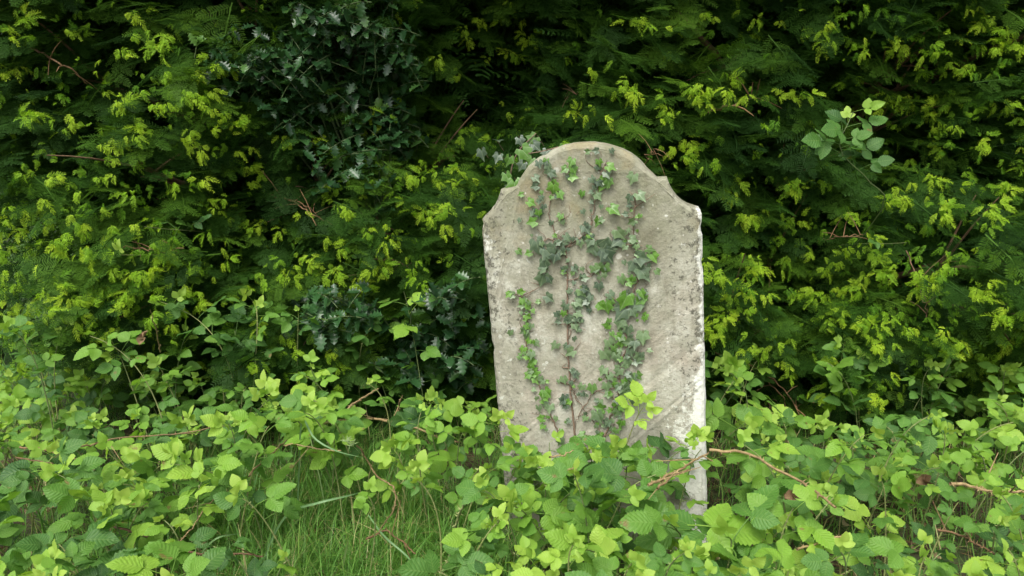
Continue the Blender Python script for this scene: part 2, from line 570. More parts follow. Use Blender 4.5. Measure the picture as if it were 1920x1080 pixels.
def needles(n, L0, w, length, r, fwd, spread, both=True, roundish=0.0, droop=0.0):
    """a twig along +Y of given length carrying n needle pairs"""
    V, Fq = [], []
    k = 0
    for i in range(n):
        t = (i + 0.5) / n
        for sg in (-1, 1):
            a = fwd + r.uniform(-0.15, 0.15)
            el = r.uniform(-roundish, roundish) + r.uniform(-0.12, 0.12)
            Ln = L0 * (1 - 0.55 * max(0, t - 0.55) / 0.45) * (0.65 + 0.35 * min(1, t / 0.2)) * r.uniform(0.85, 1.12)
            d = np.array([sg * sin(a) * cos(el), cos(a), sin(el) * sin(a)])
            b = np.array([0, t * length, -droop * t * t * length])
            side = unit(np.cross(d, np.array([sg * sin(el), 0, cos(el)])))
            V += [b - side * w * 0.35, b + side * w * 0.35, b + d * Ln * 0.7 + side * w * 0.5 + [0, 0, -0.0], b + d * Ln + side * w * 0.08 - [0, 0, Ln * 0.12],
                  b + d * Ln * 0.7 - side * w * 0.5]
            Fq += [[k, k + 1, k + 2, k + 4]]
            Fq += [[k + 4, k + 2, k + 3, k + 3]]
            k += 5
    q = np.array([x for x in Fq if x[3] != x[2]])
    t3 = np.array([x[:3] for x in Fq if x[3] == x[2]])
    V = np.array(V)
    return V, [q, t3], np.tile([0.5, 0.5], (len(V), 1))


def yew_spray(r):
    """flat branchlet with side twigs, about 0.2 m long"""
    parts = []
    L = 0.19
    v, f, uv = tube(np.array([[0, 0, 0], [0, L * 0.5, 0.004], [0, L, -0.012]]), [0.0022, 0.0016, 0.0008], 3)
    parts.append((v, [f], uv))
    parts.append(xform(needles(15, 0.024, 0.0024, L * 0.6, r, 1.1, 0), t=(0, L * 0.42, -0.003)))
    for i in range(6):
        sg = -1 if i % 2 else 1
        tl = r.uniform(0.07, 0.115) * (1 - 0.07 * i)
        tw = needles(13, 0.023, 0.0024, tl, r, 1.15, 0, droop=0.1)
        vv, ff, uu = tube(np.array([[0, 0, 0], [0, tl, -0.1 * tl]]), 0.0009, 3)
        tw = merge([tw, (vv, [ff], uu)])
        parts.append(xform(tw, rotz(-sg * r.uniform(0.75, 1.05)) @ rotx(r.uniform(-0.25, 0.1)), (0, L * (0.08 + 0.13 * i), 0)))
    return merge(parts)


SPRAY = [yew_spray(tr) for _ in range(7)]


def yew_coarse(r):
    parts = []
    for i in range(5):
        tw = needles(7, 0.03, 0.007, 0.13, r, 1.0, 0)
        parts.append(xform(tw, rotz(r.uniform(-1.1, 1.1)) @ rotx(r.uniform(-0.3, 0.3)), (0, 0.04 * i, 0)))
    return merge(parts)


COARSE = [yew_coarse(tr) for _ in range(3)]


def young_tuft(r, n):
    """a few soft young shoots hanging in a fan from one point"""
    parts = []
    for i in range(n):
        tl = r.uniform(0.018, 0.056)
        sh = needles(22, 0.0165, 0.0017, tl, r, 0.80, 0, roundish=0.9, droop=0.55)
        a = (i - (n - 1) / 2) * r.uniform(0.5, 0.8) + r.uniform(-0.2, 0.2)
        parts.append(xform(sh, rotz(a) @ rotx(r.uniform(-0.6, 0.25)), (sin(-a) * 0.006, 0.012 * r.random() - 0.035 * abs(a) * 0.5, 0)))
    return merge(parts)


TUFT = [young_tuft(tr, n) for n in (1, 1, 1, 2, 2, 2, 3, 3, 3, 4, 4, 5, 2, 3, 4, 5)]

# ------------------------------------------------------------------ ground
def ground_z(x, y):
    return 0.02 * np.sin(x * 2.1 + 1) * np.cos(y * 1.7) + 0.012 * np.sin(x * 6.3) * np.sin(y * 5.1)


xs = np.concatenate([[-300, -100, -40, -15, -7], np.linspace(-4.5, 4.5, 91), [7, 15, 40, 100, 300]])
ys = np.concatenate([[-100, -30, -8, -2], np.linspace(0, 6, 61), [9, 15, 40, 120, 400]])
GX, GY = np.meshgrid(xs, ys, indexing='ij')
fade = np.clip(1 - (np.abs(GX) - 4) / 3, 0, 1) * np.clip(1 - (np.abs(GY - 3) - 3) / 3, 0, 1)
GZ = ground_z(GX, GY) * fade
ny = len(ys)
gi = np.arange(len(xs) - 1)[:, None] * ny
gj = np.arange(ny - 1)[None]
acc = Acc()
acc.add(np.stack([GX, GY, GZ], -1).reshape(-1, 3), np.stack([gi + gj, gi + ny + gj, gi + ny + gj + 1, gi + gj + 1], -1).reshape(-1, 4))
g = acc.build('ground', M['ground'])
tag(g, 'brown soil and rough turf under the brambles', 'ground', kind='structure')

# ------------------------------------------------------------------ headstone
ST = np.array([0.2842, 2.0053, -0.018])
ya, ro, le = -0.1763, -0.0663, 0.0701
SR = rotz(ya) @ roty(ro) @ rotx(le)
SN = -SR[:, 1]          # outward face normal (towards the viewer)


def on_stone(px, py):
    """pixel -> local (x, z) on the stone's front plane"""
    d = ray(px, py)
    n = SR[:, 1]
    c = np.array([0, 0, CAMH])
    s = np.dot(ST - c, n) / np.dot(d, n)
    loc = SR.T @ (c + d * s - ST)
    return loc[0], loc[2]


def stone_w(x, z, off=0.0):
    return SR @ np.array([x, -off, z]) + ST


left = [(905, 470), (901, 430), (901, 411), (909, 404), (918, 396), (927, 383), (933, 368), (937, 356), (953, 354), (966, 352)]
arc = [(972, 338), (988, 313), (1010, 294), (1034, 281), (1055, 273), (1073, 269), (1093, 267), (1112, 267), (1132, 270), (1151, 275), (1167, 281), (1182, 289), (1194, 297),
       (1206, 307), (1216, 316), (1225, 326), (1233, 336)]
right = [(1243, 335), (1252, 335), (1258, 351), (1264, 362), (1272, 372), (1281, 380), (1291, 386), (1304, 390), (1314, 394), (1317, 402), (1318, 450)]
pts2 = [on_stone(*p) for p in left + arc + right]
outline = []
for i in range(len(pts2) - 1):
    a, b = np.array(pts2[i]), np.array(pts2[i + 1])
    m = max(1, int(np.linalg.norm(b - a) / 0.010))
    for q in range(m):
        outline.append(a + (b - a) * q / m)
xr, xl = 0.3, -0.3
rt = np.array(pts2[-1])
outline.append(rt)
down = [np.array([rt[0] + (xr - rt[0]) * min(1, (rt[1] - z) / 0.3), z]) for z in np.arange(rt[1] - 0.012, -0.12, -0.012)]
lt = np.array(pts2[0])
up = [np.array([lt[0] + (xl - lt[0]) * min(1, (lt[1] - z) / 0.3), z]) for z in np.arange(-0.12, lt[1] - 0.006, 0.012)]
outline = np.array(outline + down + up)
nz = np.random.default_rng(3)
N = len(outline)
wear = np.convolve(np.tile(nz.normal(0, 1, N), 3), np.ones(4) / 4, 'same')[N:2 * N]
chip = np.convolve(np.tile((nz.random(N) < 0.03).astype(float), 3), [0.3, 1, .6], 'same')[N:2 * N]
tan2 = np.roll(outline, -1, 0) - np.roll(outline, 1, 0)
nor2 = unit(np.stack([-tan2[:, 1], tan2[:, 0]], -1))          # outward or inward; fixed below
cen = np.array([0.0, 0.6])
if np.mean(np.sum(nor2 * (outline - cen), 1)) < 0:
    nor2 = -nor2
outline = outline + nor2 * (wear * 0.0012 - chip * 0.004)[:, None]


def smooth_ring(o, inset, n=1):
    q = o - nor2 * inset
    for _ in range(n):
        q = (np.roll(q, 1, 0) + q * 2 + np.roll(q, -1, 0)) / 4
    return q


TH = 0.085
rings = [(smooth_ring(outline, 0.013, 6), 0.0), (smooth_ring(outline, 0.006, 3), 0.004), (outline - nor2 * 0.001, 0.011), (outline, 0.018), (outline, TH - 0.008), (smooth_ring(outline, 0.006, 2), TH)]
verts = []
for o2, yy in rings:
    jit = nz.normal(0, 0.0007, N)
    verts.append(np.stack([o2[:, 0], np.full(N, yy) + jit, o2[:, 1]], -1))
acc = Acc()
V = np.concatenate(verts)
Fq = []
for r_ in range(len(rings) - 1):
    for i in range(N):
        j = (i + 1) % N
        Fq.append([r_ * N + i, r_ * N + j, (r_ + 1) * N + j, (r_ + 1) * N + i])
Fq = np.array(Fq)
acc.add(V, Fq)
acc.F.append(np.arange(N)[None, ::-1])
acc.F.append((np.arange(N) + (len(rings) - 1) * N)[None])
stone = acc.build('headstone', M['stone'], smooth=False)
import bmesh
bm = bmesh.new()
bm.from_mesh(stone.data)
bmesh.ops.recalc_face_normals(bm, faces=bm.faces)
bm.to_mesh(stone.data)
bm.free()
mw = np.eye(4)
mw[:3, :3] = SR
mw[:3, 3] = ST
from mathutils import Matrix
stone.matrix_world = Matrix(mw.tolist())
tag(stone, 'leaning grey limestone headstone with rounded head and scooped shoulders', 'headstone')

# ------------------------------------------------------------------ ivy on the headstone
def crop1(x, y):
    return 840 + 0.3889 * x, 220 + 0.3889 * y


def crop2(x, y):
    return 840 + 0.4073 * x, 560 + 0.4073 * y


TONE = {'b': (0.8, 1.0), 'g': (0.66, 0.85), 'p': (0.5, 0.64), 'y': (0.22, 0.42), 'd': (0.0, 0.2)}


def ivy_thing(name_label, stems, leaves, root_px, lift=0.004, extra=0):
    """stems: pixel polylines on the stone; leaves: (px, py, tone, size_px)"""
    x0, z0 = on_stone(*root_px)
    base = stone_w(x0, z0)
    root = empty('ivy', base, name_label, 'ivy', 'ivy creeping over the headstone')
    a = Acc()
    for poly, rad in stems:
        P = np.array([stone_w(*on_stone(*p), lift) for p in spline(np.array(poly, float), max(6, len(poly) * 7))])
        P += nz.normal(0, 0.0016, P.shape)
        v, f, uv = tube(P, np.linspace(rad, rad * 0.5, len(P)), 5)
        a.add(v, f, 0.5, uv)
        for _ in range(max(3, len(P) // 6)):
            k = nz.integers(1, len(P) - 2)
            q1 = P[k] + SR @ np.array([nz.normal(0, 0.022), 0, nz.uniform(0.0, 0.03)])
            q2 = q1 + SR @ np.array([nz.normal(0, 0.018), 0, nz.uniform(0.0, 0.03)])
            v, f, uv = tube(spline(np.array([P[k], q1, q2]), 7), np.linspace(rad * 0.55, 0.0006, 7), 4)
            a.add(v, f, 0.55, uv)
    b = Acc()
    pet = a
    for (px, py, tone, size) in leaves:
        x, z = on_stone(px, py)
        L = size / 690.0 * 0.80 * nz.uniform(0.7, 1.3)
        c = stone_w(x, z, lift + nz.uniform(0.002, 0.010))
        ang = nz.normal(pi, 0.75)                 # leaf tips mostly hang down
        d2 = np.array([sin(ang), 0, cos(ang)])
        tilt = nz.uniform(0.0, 0.5)
        yd = SR @ (d2 * cos(tilt) + np.array([0, -sin(tilt) * nz.uniform(-0.3, 1), 0]))
        nh = SN + np.array([nz.normal(0, .25), 0, nz.normal(0.35, .25)])
        Rm = frames(yd[None], nh[None])
        lo, hi = TONE[tone]
        b.inst(IVY[nz.integers(8)], Rm, (c - Rm[0, :, 1] * 0.3 * L)[None], [L], [nz.uniform(lo, hi)])
        s0 = stone_w(x + nz.normal(0, 0.008), z - nz.uniform(0.004, 0.016), lift * 0.6)
        v, f, uv = tube(np.array([s0, c - Rm[0, :, 1] * 0.3 * L]), 0.0007, 3)
        pet.add(v, f, 0.6, uv)
    b.build('leaves', M['ivy'], root, origin=base)
    a.build('stem', M['ivystem'], root, origin=base)
    return root


def along(poly, n, spread, tones, smin, smax):
    P = spline(np.array(poly, float), 60)
    out = []
    for _ in range(n):
        p = P[nz.integers(60)]
        out.append((p[0] + nz.normal(0, spread), p[1] + nz.normal(0, spread), tones[nz.integers(len(tones))], nz.uniform(smin, smax)))
    return out


# left strand: bright young leaves along the lower left, paler ones above
Lw = [(1062, 850), (1042, 800), (1020, 745), (1000, 695), (986, 640), (990, 590), (985, 560), (960, 548)]
Llv = [crop2(*p) + (t, s) for p, t, s in [((365, 30), 'b', 22), ((360, 90), 'b', 18), ((365, 160), 'p', 22), ((350, 225), 'b', 22), ((405, 195), 'p', 20), ((360, 260), 'b', 18),
       ((385, 300), 'b', 20), ((410, 330), 'b', 24), ((430, 355), 'p', 22), ((400, 365), 'b', 22), ((450, 420), 'b', 24), ((450, 450), 'b', 24), ((470, 490), 'p', 22), ((500, 540), 'p', 18),
       ((545, 560), 'g', 16), ((420, 490), 'p', 18), ((440, 580), 'b', 16), ((520, 600), 'g', 18), ((290, 148), 'p', 14), ((455, 590), 'p', 16)]]
Llv += [crop1(*p) + (t, s) for p, t, s in [((300, 845), 'b', 24), ((355, 835), 'b', 16), ((385, 890), 'b', 22), ((440, 885), 'g', 18), ((380, 950), 'b', 20), ((375, 1020), 'p', 24), ((310, 1025), 'p', 14)]]
Llv += along(Lw, 46, 8, 'bbgpp', 11, 22)
ivy_thing('bright green ivy strand climbing the left of the headstone face', [(Lw, 0.0022)], Llv, (1062, 850))
# centre vine: brown bare stem, dark mature leaves up to the head
Cw = [(1088, 860), (1077, 800), (1069, 720), (1066, 640), (1064, 560), (1063, 500), (1062, 463)]
Cst = [(Cw, 0.0034), ([(1062, 463), (1045, 455), (1025, 448), (1004, 470)], 0.0020), ([(1062, 463), (1085, 448), (1104, 436), (1110, 405)], 0.0022), ([(1064, 525), (1100, 520), (1130, 507)], 0.0016),
       ([(1066, 612), (1092, 600)], 0.0014), ([(1046, 455), (1030, 400), (1034, 350), (1020, 310)], 0.0016), ([(1110, 405), (1120, 360), (1128, 320), (1140, 300)], 0.0016), ([(1069, 720), (1090, 760), (1120, 800)], 0.0015)]
Clv = [crop1(*p) + (t, s) for p, t, s in [((600, 205), 'b', 22), ((595, 285), 'b', 28), ((510, 330), 'b', 28), ((775, 235), 'b', 28), ((755, 305), 'b', 38), ((395, 405), 'b', 32), ((420, 500), 'b', 24),
       ((545, 470), 'g', 28), ((715, 370), 'p', 30), ((790, 435), 'g', 30), ((725, 490), 'g', 28), ((660, 525), 'y', 24), ((570, 570), 'y', 32), ((430, 600), 'y', 42), ((480, 640), 'y', 42),
       ((520, 375), 'y', 24), ((430, 330), 'y', 28), ((500, 265), 'y', 26), ((440, 450), 'd', 28), ((410, 450), 'y', 24), ((340, 640), 'g', 20), ((610, 720), 'y', 32), ((460, 760), 'y', 32), ((520, 660), 'd', 30),
       ((400, 650), 'g', 24), ((655, 850), 'y', 44), ((620, 885), 'p', 28), ((570, 900), 'y', 28), ((480, 860), 'y', 30), ((580, 965), 'y', 28), ((530, 940), 'd', 22), ((440, 215), 'd', 26), ((475, 205), 'g', 26),
       ((350, 490), 'y', 16), ((690, 860), 'y', 28), ((600, 240), 'g', 24), ((570, 245), 'g', 20), ((450, 380), 'y', 20), ((545, 600), 'y', 26), ((470, 690), 'y', 28), ((455, 730), 'y', 24), ((490, 770), 'd', 22),
       ((720, 160), 'y', 26), ((670, 165), 'g', 20), ((360, 370), 'g', 16), ((720, 235), 'd', 22), ((420, 290), 'y', 22), ((640, 830), 'g', 22), ((560, 730), 'd', 18), ((680, 565), 'g', 22)]]
Clv += [crop2(*p) + (t, s) for p, t, s in [((575, 235), 'p', 24), ((580, 330), 'y', 18), ((510, 370), 'p', 16), ((620, 430), 'd', 18), ((560, 465), 'b', 16), ((595, 60), 'p', 24), ((590, 15), 'p', 28), ((500, 60), 'd', 16),
       ((545, 90), 'd', 18), ((640, 10), 'y', 22), ((550, 210), 'y', 16), ((600, 430), 'y', 16)]]
for pl_, _ in Cst:
    Clv += along(pl_, 13, 13, 'yydpg', 10, 24)
ivy_thing('dark ivy on a brown forked stem up the middle of the headstone', Cst, Clv, (1088, 860))
# right strand: thick pale and grey green band
Rw = [(1118, 850), (1140, 800), (1150, 760), (1165, 725), (1158, 690), (1175, 650), (1170, 600), (1185, 560), (1200, 500), (1190, 460), (1188, 410), (1192, 365)]
Rst = [(Rw, 0.0026), ([(1185, 560), (1150, 560), (1130, 575)], 0.0014), ([(1165, 725), (1115, 735), (1090, 770), (1075, 800)], 0.0016), ([(1190, 460), (1150, 455), (1125, 450)], 0.0016), ([(1175, 650), (1188, 690)], 0.0012)]
Rlv = [crop1(*p) + (t, s) for p, t, s in [((895, 280), 'p', 26), ((920, 370), 'p', 26), ((880, 380), 'y', 20), ((895, 495), 'p', 30), ((885, 585), 'p', 24), ((820, 545), 'p', 28), ((740, 625), 'y', 50), ((790, 600), 'y', 42),
       ((830, 590), 'y', 34), ((760, 650), 'd', 40), ((755, 715), 'g', 36), ((920, 670), 'y', 40), ((985, 660), 'b', 28), ((930, 735), 'y', 40), ((835, 770), 'g', 28), ((765, 895), 'b', 30), ((860, 860), 'b', 40),
       ((930, 845), 'y', 40), ((780, 850), 'y', 28), ((850, 925), 'y', 36), ((900, 905), 'y', 36), ((955, 945), 'b', 24), ((835, 975), 'p', 26), ((770, 1000), 'b', 20), ((940, 1040), 'p', 30), ((870, 790), 'g', 22),
       ((965, 630), 'g', 20), ((850, 690), 'y', 20), ((860, 465), 'y', 18), ((905, 705), 'y', 34), ((730, 900), 'b', 22), ((690, 590), 'y', 30), ((700, 620), 'y', 32)]]
Rlv += [crop2(*p) + (t, s) for p, t, s in [((700, 20), 'b', 24), ((800, 80), 'b', 26), ((810, 110), 'p', 28), ((740, 120), 'b', 18), ((905, 80), 'b', 24), ((890, 165), 'p', 30), ((780, 165), 'g', 22), ((740, 190), 'p', 28),
       ((765, 215), 'g', 18), ((720, 240), 'p', 30), ((825, 280), 'p', 34), ((880, 255), 'p', 24), ((790, 320), 'p', 34), ((720, 320), 'p', 24), ((665, 395), 'g', 26), ((730, 390), 'p', 24), ((770, 385), 'g', 26), ((820, 410), 'p', 28),
       ((860, 400), 'p', 20), ((740, 435), 'p', 30), ((700, 465), 'p', 24), ((690, 520), 'p', 42), ((780, 510), 'p', 34), ((800, 560), 'g', 24), ((740, 560), 'y', 24), ((760, 590), 'p', 22), ((830, 130), 'y', 28), ((860, 190), 'y', 26),
       ((800, 190), 'g', 24), ((840, 230), 'y', 24), ((790, 270), 'g', 22), ((810, 370), 'g', 22), ((850, 50), 'y', 34), ((880, 20), 'y', 32)]]
Rlv += along(Rw[:8], 80, 18, 'pgygp', 12, 28) + along(Rw[7:], 26, 16, 'ypg', 10, 20)
ivy_thing('broad band of pale grey-green ivy down the right of the headstone face', Rst, Rlv, (1118, 850))
# ivy sprig reaching from behind the left of the rounded head, big leaves
base = at(960, 380, 2.12)
sp = empty('ivy', base, 'large-leaved ivy sprig poking up behind the left of the rounded headstone top', 'ivy')
a = Acc()
S1 = np.array([at(950, 420, 2.14), at(955, 345, 2.10), at(968, 290, 2.08), at(1005, 250, 2.1)])
v, f, uv = tube(spline(S1, 14), np.linspace(0.003, 0.0014, 14), 5)
a.add(v, f, 0.5, uv)
S2 = np.array([at(968, 290, 2.08), at(1010, 285, 2.02), at(1060, 272, 1.99)])
v, f, uv = tube(spline(S2, 10), 0.0015, 5)
a.add(v, f, 0.5, uv)
b = Acc()
for (cx, cy, L, tn, Y) in [(345, 140, 0.075, .74, 2.05), (300, 180, .05, .76, 2.06), (430, 85, .06, .72, 2.1), (590, 145, .045, .36, 1.97), (320, 290, .070, .78, 2.03), (275, 260, .05, .74, 2.05), (235, 110, .05, .06, 2.12), (160, 145, .055, .04, 2.1), (560, 130, .04, .74, 1.98), (400, 120, .05, .08, 2.08), (480, 150, .045, .1, 2.03), (370, 210, .045, .1, 2.03), (410, 190, .04, .72, 2.01), (250, 170, .045, .08, 2.09), (340, 90, .045, .05, 2.1), (310, 330, .04, .1, 2.03)]:
    px, py = crop1(cx, cy)
    c = at(px, py, Y)
    yd = np.array([nz.normal(0, .6), -0.2, -0.8 + nz.normal(0, .3)])
    Rm = frames(yd[None], np.array([[nz.normal(0, .3), -1.0, 0.12]]))
    b.inst(IVY[nz.integers(8)], Rm, c[None], [L * 0.74], [tn])
    v, f, uv = tube(np.array([c, c + np.array([0.02, 0.02, -0.03])]), 0.0009, 3)
    a.add(v, f, .5, uv)
a.build('stem', M['ivystem'], sp, origin=base)
b.build('leaves', M['ivy'], sp, origin=base)

# ------------------------------------------------------------------ yews
def sstep(x, a, b):
    t = np.clip((x - a) / (b - a), 0, 1)
    return t * t * (3 - 2 * t)


def lump(x, z):
    return (0.10 * np.sin(x * 3.1 + 1.3 * np.sin(z * 2.3)) * np.sin(z * 3.7 + 0.8) + 0.07 * np.sin(x * 7.3 + z * 2.0 + 1.0) * np.cos(z * 6.1 - x)
            + 0.035 * np.sin(x * 15 + z * 9) * np.sin(z * 14 - x * 5))


def surf(x, z):
    """depth of the yews' outer face"""
    s = 2.76 + 1.5 * lump(x, z)
    s = s + 0.85 * np.exp(-((x + 0.10) / 0.34) ** 2) * sstep(z, 0.95, 1.4)
    s = s + 0.14 * sstep(-z, -0.55, -0.10) + 0.12 * sstep(-x, 1.1, 2.1) * sstep(-z, -1.6, -1.0)
    s = s - 0.38 * np.exp(-((z - 0.62) / 0.34) ** 2) * (sstep(-x, 0.75, 1.6) + 0.9 * sstep(x, 1.0, 1.7))
    s = s - (0.62 - 0.40 * sstep(-x, 0.9, 1.7) - 0.25 * sstep(x, 1.2, 1.9)) * np.clip(z - 1.74, 0, 1.9)  # unseen crown overhang above the view, shaped to shade the upper hedge
    return s


def on_hedge(px, py, off=0.0):
    Y = 2.7
    for _ in range(8):
        p = at(px, py, Y)
        Y = 0.5 * Y + 0.5 * (float(surf(p[0], p[2])) - off)
    return at(px, py, Y)


SEEDS = """30,60 60,30 120,40 260,25 270,70 250,90 310,80 370,140 200,125 310,130 300,90 410,120 360,180 330,185 420,130 200,190 220,200 390,190 450,220 440,230 20,140 100,210 140,220 50,220 210,240
260,240 370,250 350,255 400,250 200,280 190,330 215,310 380,270 360,280 320,350 230,270 300,205 530,265 600,260 480,310 490,320 440,280 370,340 410,380 330,340 400,425 420,480 470,430 500,425
100,330 60,340 230,360 150,370 80,390 30,400 120,460 60,460 30,440 230,520 250,545 280,515 230,570 210,560 100,540 150,575 90,560 60,590 30,570 140,600 340,555 380,550 370,505 440,530 360,570
420,570 330,590 30,610 180,620 550,490 560,510 530,520 600,490 600,520 650,530 660,530 640,515 680,535 630,460 620,465 700,460 650,390 690,430 790,410 780,325 820,320 850,320 760,325 830,350 860,345
800,395 840,400 850,430 740,440 560,400 620,350 700,500 730,500 795,510 780,500 700,250 740,210 860,270 900,250 410,690 440,690 470,680 560,710 540,660 490,620 520,640 610,660 650,690
1190,35 1220,40 1160,160 1180,165 1100,200 1090,210 1260,210 1250,215 1300,180 1320,190 1340,185 1375,170 1390,160 1330,25 1400,25 1470,35 1540,70 1560,65 1600,80 1620,90 1680,85 1690,80 1840,30 1850,35
1800,60 1750,90 1760,100 1780,110 1800,120 1820,130 1860,90 1880,80 1890,70 1490,170 1520,170 1480,180 1740,200 1750,215 1730,220 1765,225 1710,200 1670,190 1690,170 1660,210 1820,220 1790,250 1850,260
1900,200 1270,280 1260,290 1300,290 1290,300 1330,300 1385,345 1380,350 1490,345 1500,350 1380,390 1400,400 1420,410 1400,412 1480,410 1510,415 1600,405 1610,410 1650,370 1680,370 1700,380 1770,390
1780,395 1740,340 1780,340 1880,350 1860,400 1480,445 1530,480 1560,490 1575,480 1620,440 1640,460 1660,480 1410,500 1420,505 1415,520 1470,490 1475,500 1340,510 1370,540 1385,545 1390,570 1410,575
1430,560 1500,550 1510,545 1540,560 1590,535 1580,545 1600,560 1640,520 1670,510 1735,510 1750,525 1720,520 1780,510 1735,550 1830,540 1850,550 1880,590 1860,600 1600,600 1620,610 1640,605 1655,610
1700,610 1770,640 1790,650 1760,630 1800,660 1650,640 1660,660 1640,650 1540,600 1450,600 1460,640 1440,650 1400,660 1470,685 1560,665 1540,740 1550,750 1575,740 1650,735 1700,700 1820,690 1840,720
1860,740 1880,690 1900,650 1890,720 1850,680 1350,590 1340,640 1355,560 1345,620 1330,600 870,75 910,30 960,40 1000,60 1090,130 960,190 990,215 850,130 830,130 910,120 960,100"""
SEEDS = [tuple(map(float, s.split(','))) for s in SEEDS.split()]


def make_yew(x0, x1, trunk_xy, label, seeds, limbs, nspray, nfill, fill_fn, rs):
    r = np.random.default_rng(rs)
    base = np.array([trunk_xy[0], trunk_xy[1], 0.0])
    root = empty('yew_tree', base, label, 'yew', 'yews behind the headstone')
    a = Acc()
    tp = spline(np.array([base + [0, 0, -0.1], base + [0.04, -0.03, 0.7], base + [-0.05, 0.02, 1.6], base + [0.03, 0.05, 3.2]]), 16)
    th = np.arange(16)
    v, f, uv = tube(tp, np.linspace(0.17, 0.07, 16) * (1 + 0.06 * np.sin(th * 2)), 12)
    a.add(v, f, 0.5, uv)
    a.build('trunk', M['bark'], root, origin=base)
    # limbs from the trunk to the outer face
    for i in range(16):
        x = r.uniform(max(x0, -2.1) + 0.3, x1 - 0.3)
        z = r.uniform(0.35, 2.2)
        e = np.array([x, float(surf(x, z)) + 0.12, z])
        s = tp[min(15, int(max(z - 0.1, 0.1) / 3.2 * 15))]
        m = (s + e) / 2 + [r.normal(0, .1), r.normal(0, .1), r.uniform(0.0, 0.2)]
        P = bez(s, m, e, 12) + r.normal(0, 0.01, (12, 3))
        a = Acc()
        v, f, uv = tube(P, np.linspace(0.03, 0.006, 12), 6)
        a.add(v, f, 0.5, uv)
        for _ in range(5):
            k = r.integers(4, 11)
            d = unit(P[k] - P[k - 1]) + r.normal(0, 0.5, 3)
            q = P[k] + unit(d) * r.uniform(0.15, 0.4)
            v, f, uv = tube(bez(P[k], (P[k] + q) / 2 + [0, 0, 0.03], q, 6), np.linspace(0.007, 0.002, 6), 5)
            a.add(v, f, 0.6, uv)
        a.build('branch', M['twig'], root, origin=base)
    for poly, rad, mat in limbs:
        a = Acc()
        P = spline(np.array([on_hedge(px, py, o) for px, py, o in poly]), 16) + r.normal(0, 0.004, (16, 3))
        v, f, uv = tube(P, np.linspace(rad * 0.65, rad * 0.3, 16), 6)
        a.add(v, f, 0.6, uv)
        for _ in range(5):
            k = r.integers(3, 15)
            q = P[k] + unit(P[k] - P[k - 1] + r.normal(0, 0.45, 3)) * r.uniform(0.05, 0.14)
            v, f, uv = tube(np.array([P[k], (P[k] + q) / 2 + [0, 0, .006], q]), [rad * .4, rad * .3, rad * .15], 4)
            a.add(v, f, 0.7, uv)
        a.build('bare_branch', M[mat], root, origin=base)
    # needles
    a = Acc()
    zt = 3.5
    n = nspray
    x = r.uniform(x0, x1, n)
    z = r.uniform(0.04, zt, n) ** 1.0
    dep = r.random(n) ** 1.3 * 0.55 - 0.06
    y = surf(x, z) + dep
    lim = -1.76 - 0.9 * sstep(z, 0.80, 1.15) + r.normal(0, 0.12, n)
    gone = x < lim
    x[gone] = r.uniform(x0 * 0 + lim[gone], x1)
    y = surf(x, z) + dep
    # low boughs at the outer edges stop short of the ground
    d = np.stack([r.normal(0, 0.55, n) + 0.25 * np.sign(x - trunk_xy[0]), -np.abs(r.normal(0.9, 0.3, n)), r.normal(-0.30, 0.33, n)], -1)
    up = np.stack([r.normal(0, .35, n), r.normal(-0.45, .35, n), np.ones(n)], -1)
    Rm = frames(d, up)
    tint = np.clip(r.normal(0.48, 0.25, n) + 0.25 * np.sin(x * 5 + z * 3) * np.sin(z * 6 - x * 2), 0, 1)
    sc = r.uniform(0.75, 1.25, n)
    kk = r.integers(0, len(SPRAY), n)
    pos = np.stack([x, y, z], -1) - unit(d) * 0.1
    for q in range(len(SPRAY)):
        m = kk == q
        a.inst(SPRAY[q], Rm[m], pos[m], sc[m], tint[m])
    # inner boughs, deeper in the crown
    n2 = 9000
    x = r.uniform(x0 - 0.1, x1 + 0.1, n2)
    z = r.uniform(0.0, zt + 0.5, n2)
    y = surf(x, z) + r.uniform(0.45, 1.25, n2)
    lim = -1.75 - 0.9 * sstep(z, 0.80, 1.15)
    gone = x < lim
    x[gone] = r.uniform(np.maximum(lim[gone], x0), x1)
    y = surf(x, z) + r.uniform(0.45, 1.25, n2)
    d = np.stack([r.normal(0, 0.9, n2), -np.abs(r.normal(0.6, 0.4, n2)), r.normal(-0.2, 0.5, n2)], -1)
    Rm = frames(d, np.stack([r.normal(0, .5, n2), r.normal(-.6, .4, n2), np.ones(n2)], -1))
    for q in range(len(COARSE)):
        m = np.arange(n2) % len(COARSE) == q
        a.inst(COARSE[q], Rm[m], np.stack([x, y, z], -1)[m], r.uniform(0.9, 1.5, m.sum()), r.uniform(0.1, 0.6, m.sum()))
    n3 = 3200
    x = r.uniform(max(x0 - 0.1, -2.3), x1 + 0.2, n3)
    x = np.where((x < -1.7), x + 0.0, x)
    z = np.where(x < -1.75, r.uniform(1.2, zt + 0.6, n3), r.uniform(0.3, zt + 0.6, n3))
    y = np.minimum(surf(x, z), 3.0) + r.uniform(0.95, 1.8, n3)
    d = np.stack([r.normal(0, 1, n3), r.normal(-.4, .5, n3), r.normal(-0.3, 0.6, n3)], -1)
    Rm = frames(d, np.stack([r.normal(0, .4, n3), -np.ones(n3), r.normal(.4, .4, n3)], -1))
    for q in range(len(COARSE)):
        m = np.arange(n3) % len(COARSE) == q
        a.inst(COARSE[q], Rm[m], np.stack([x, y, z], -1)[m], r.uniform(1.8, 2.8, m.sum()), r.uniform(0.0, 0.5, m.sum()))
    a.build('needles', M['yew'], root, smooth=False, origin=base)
    # young shoots
    P, T, S, KD = [], [], [], []
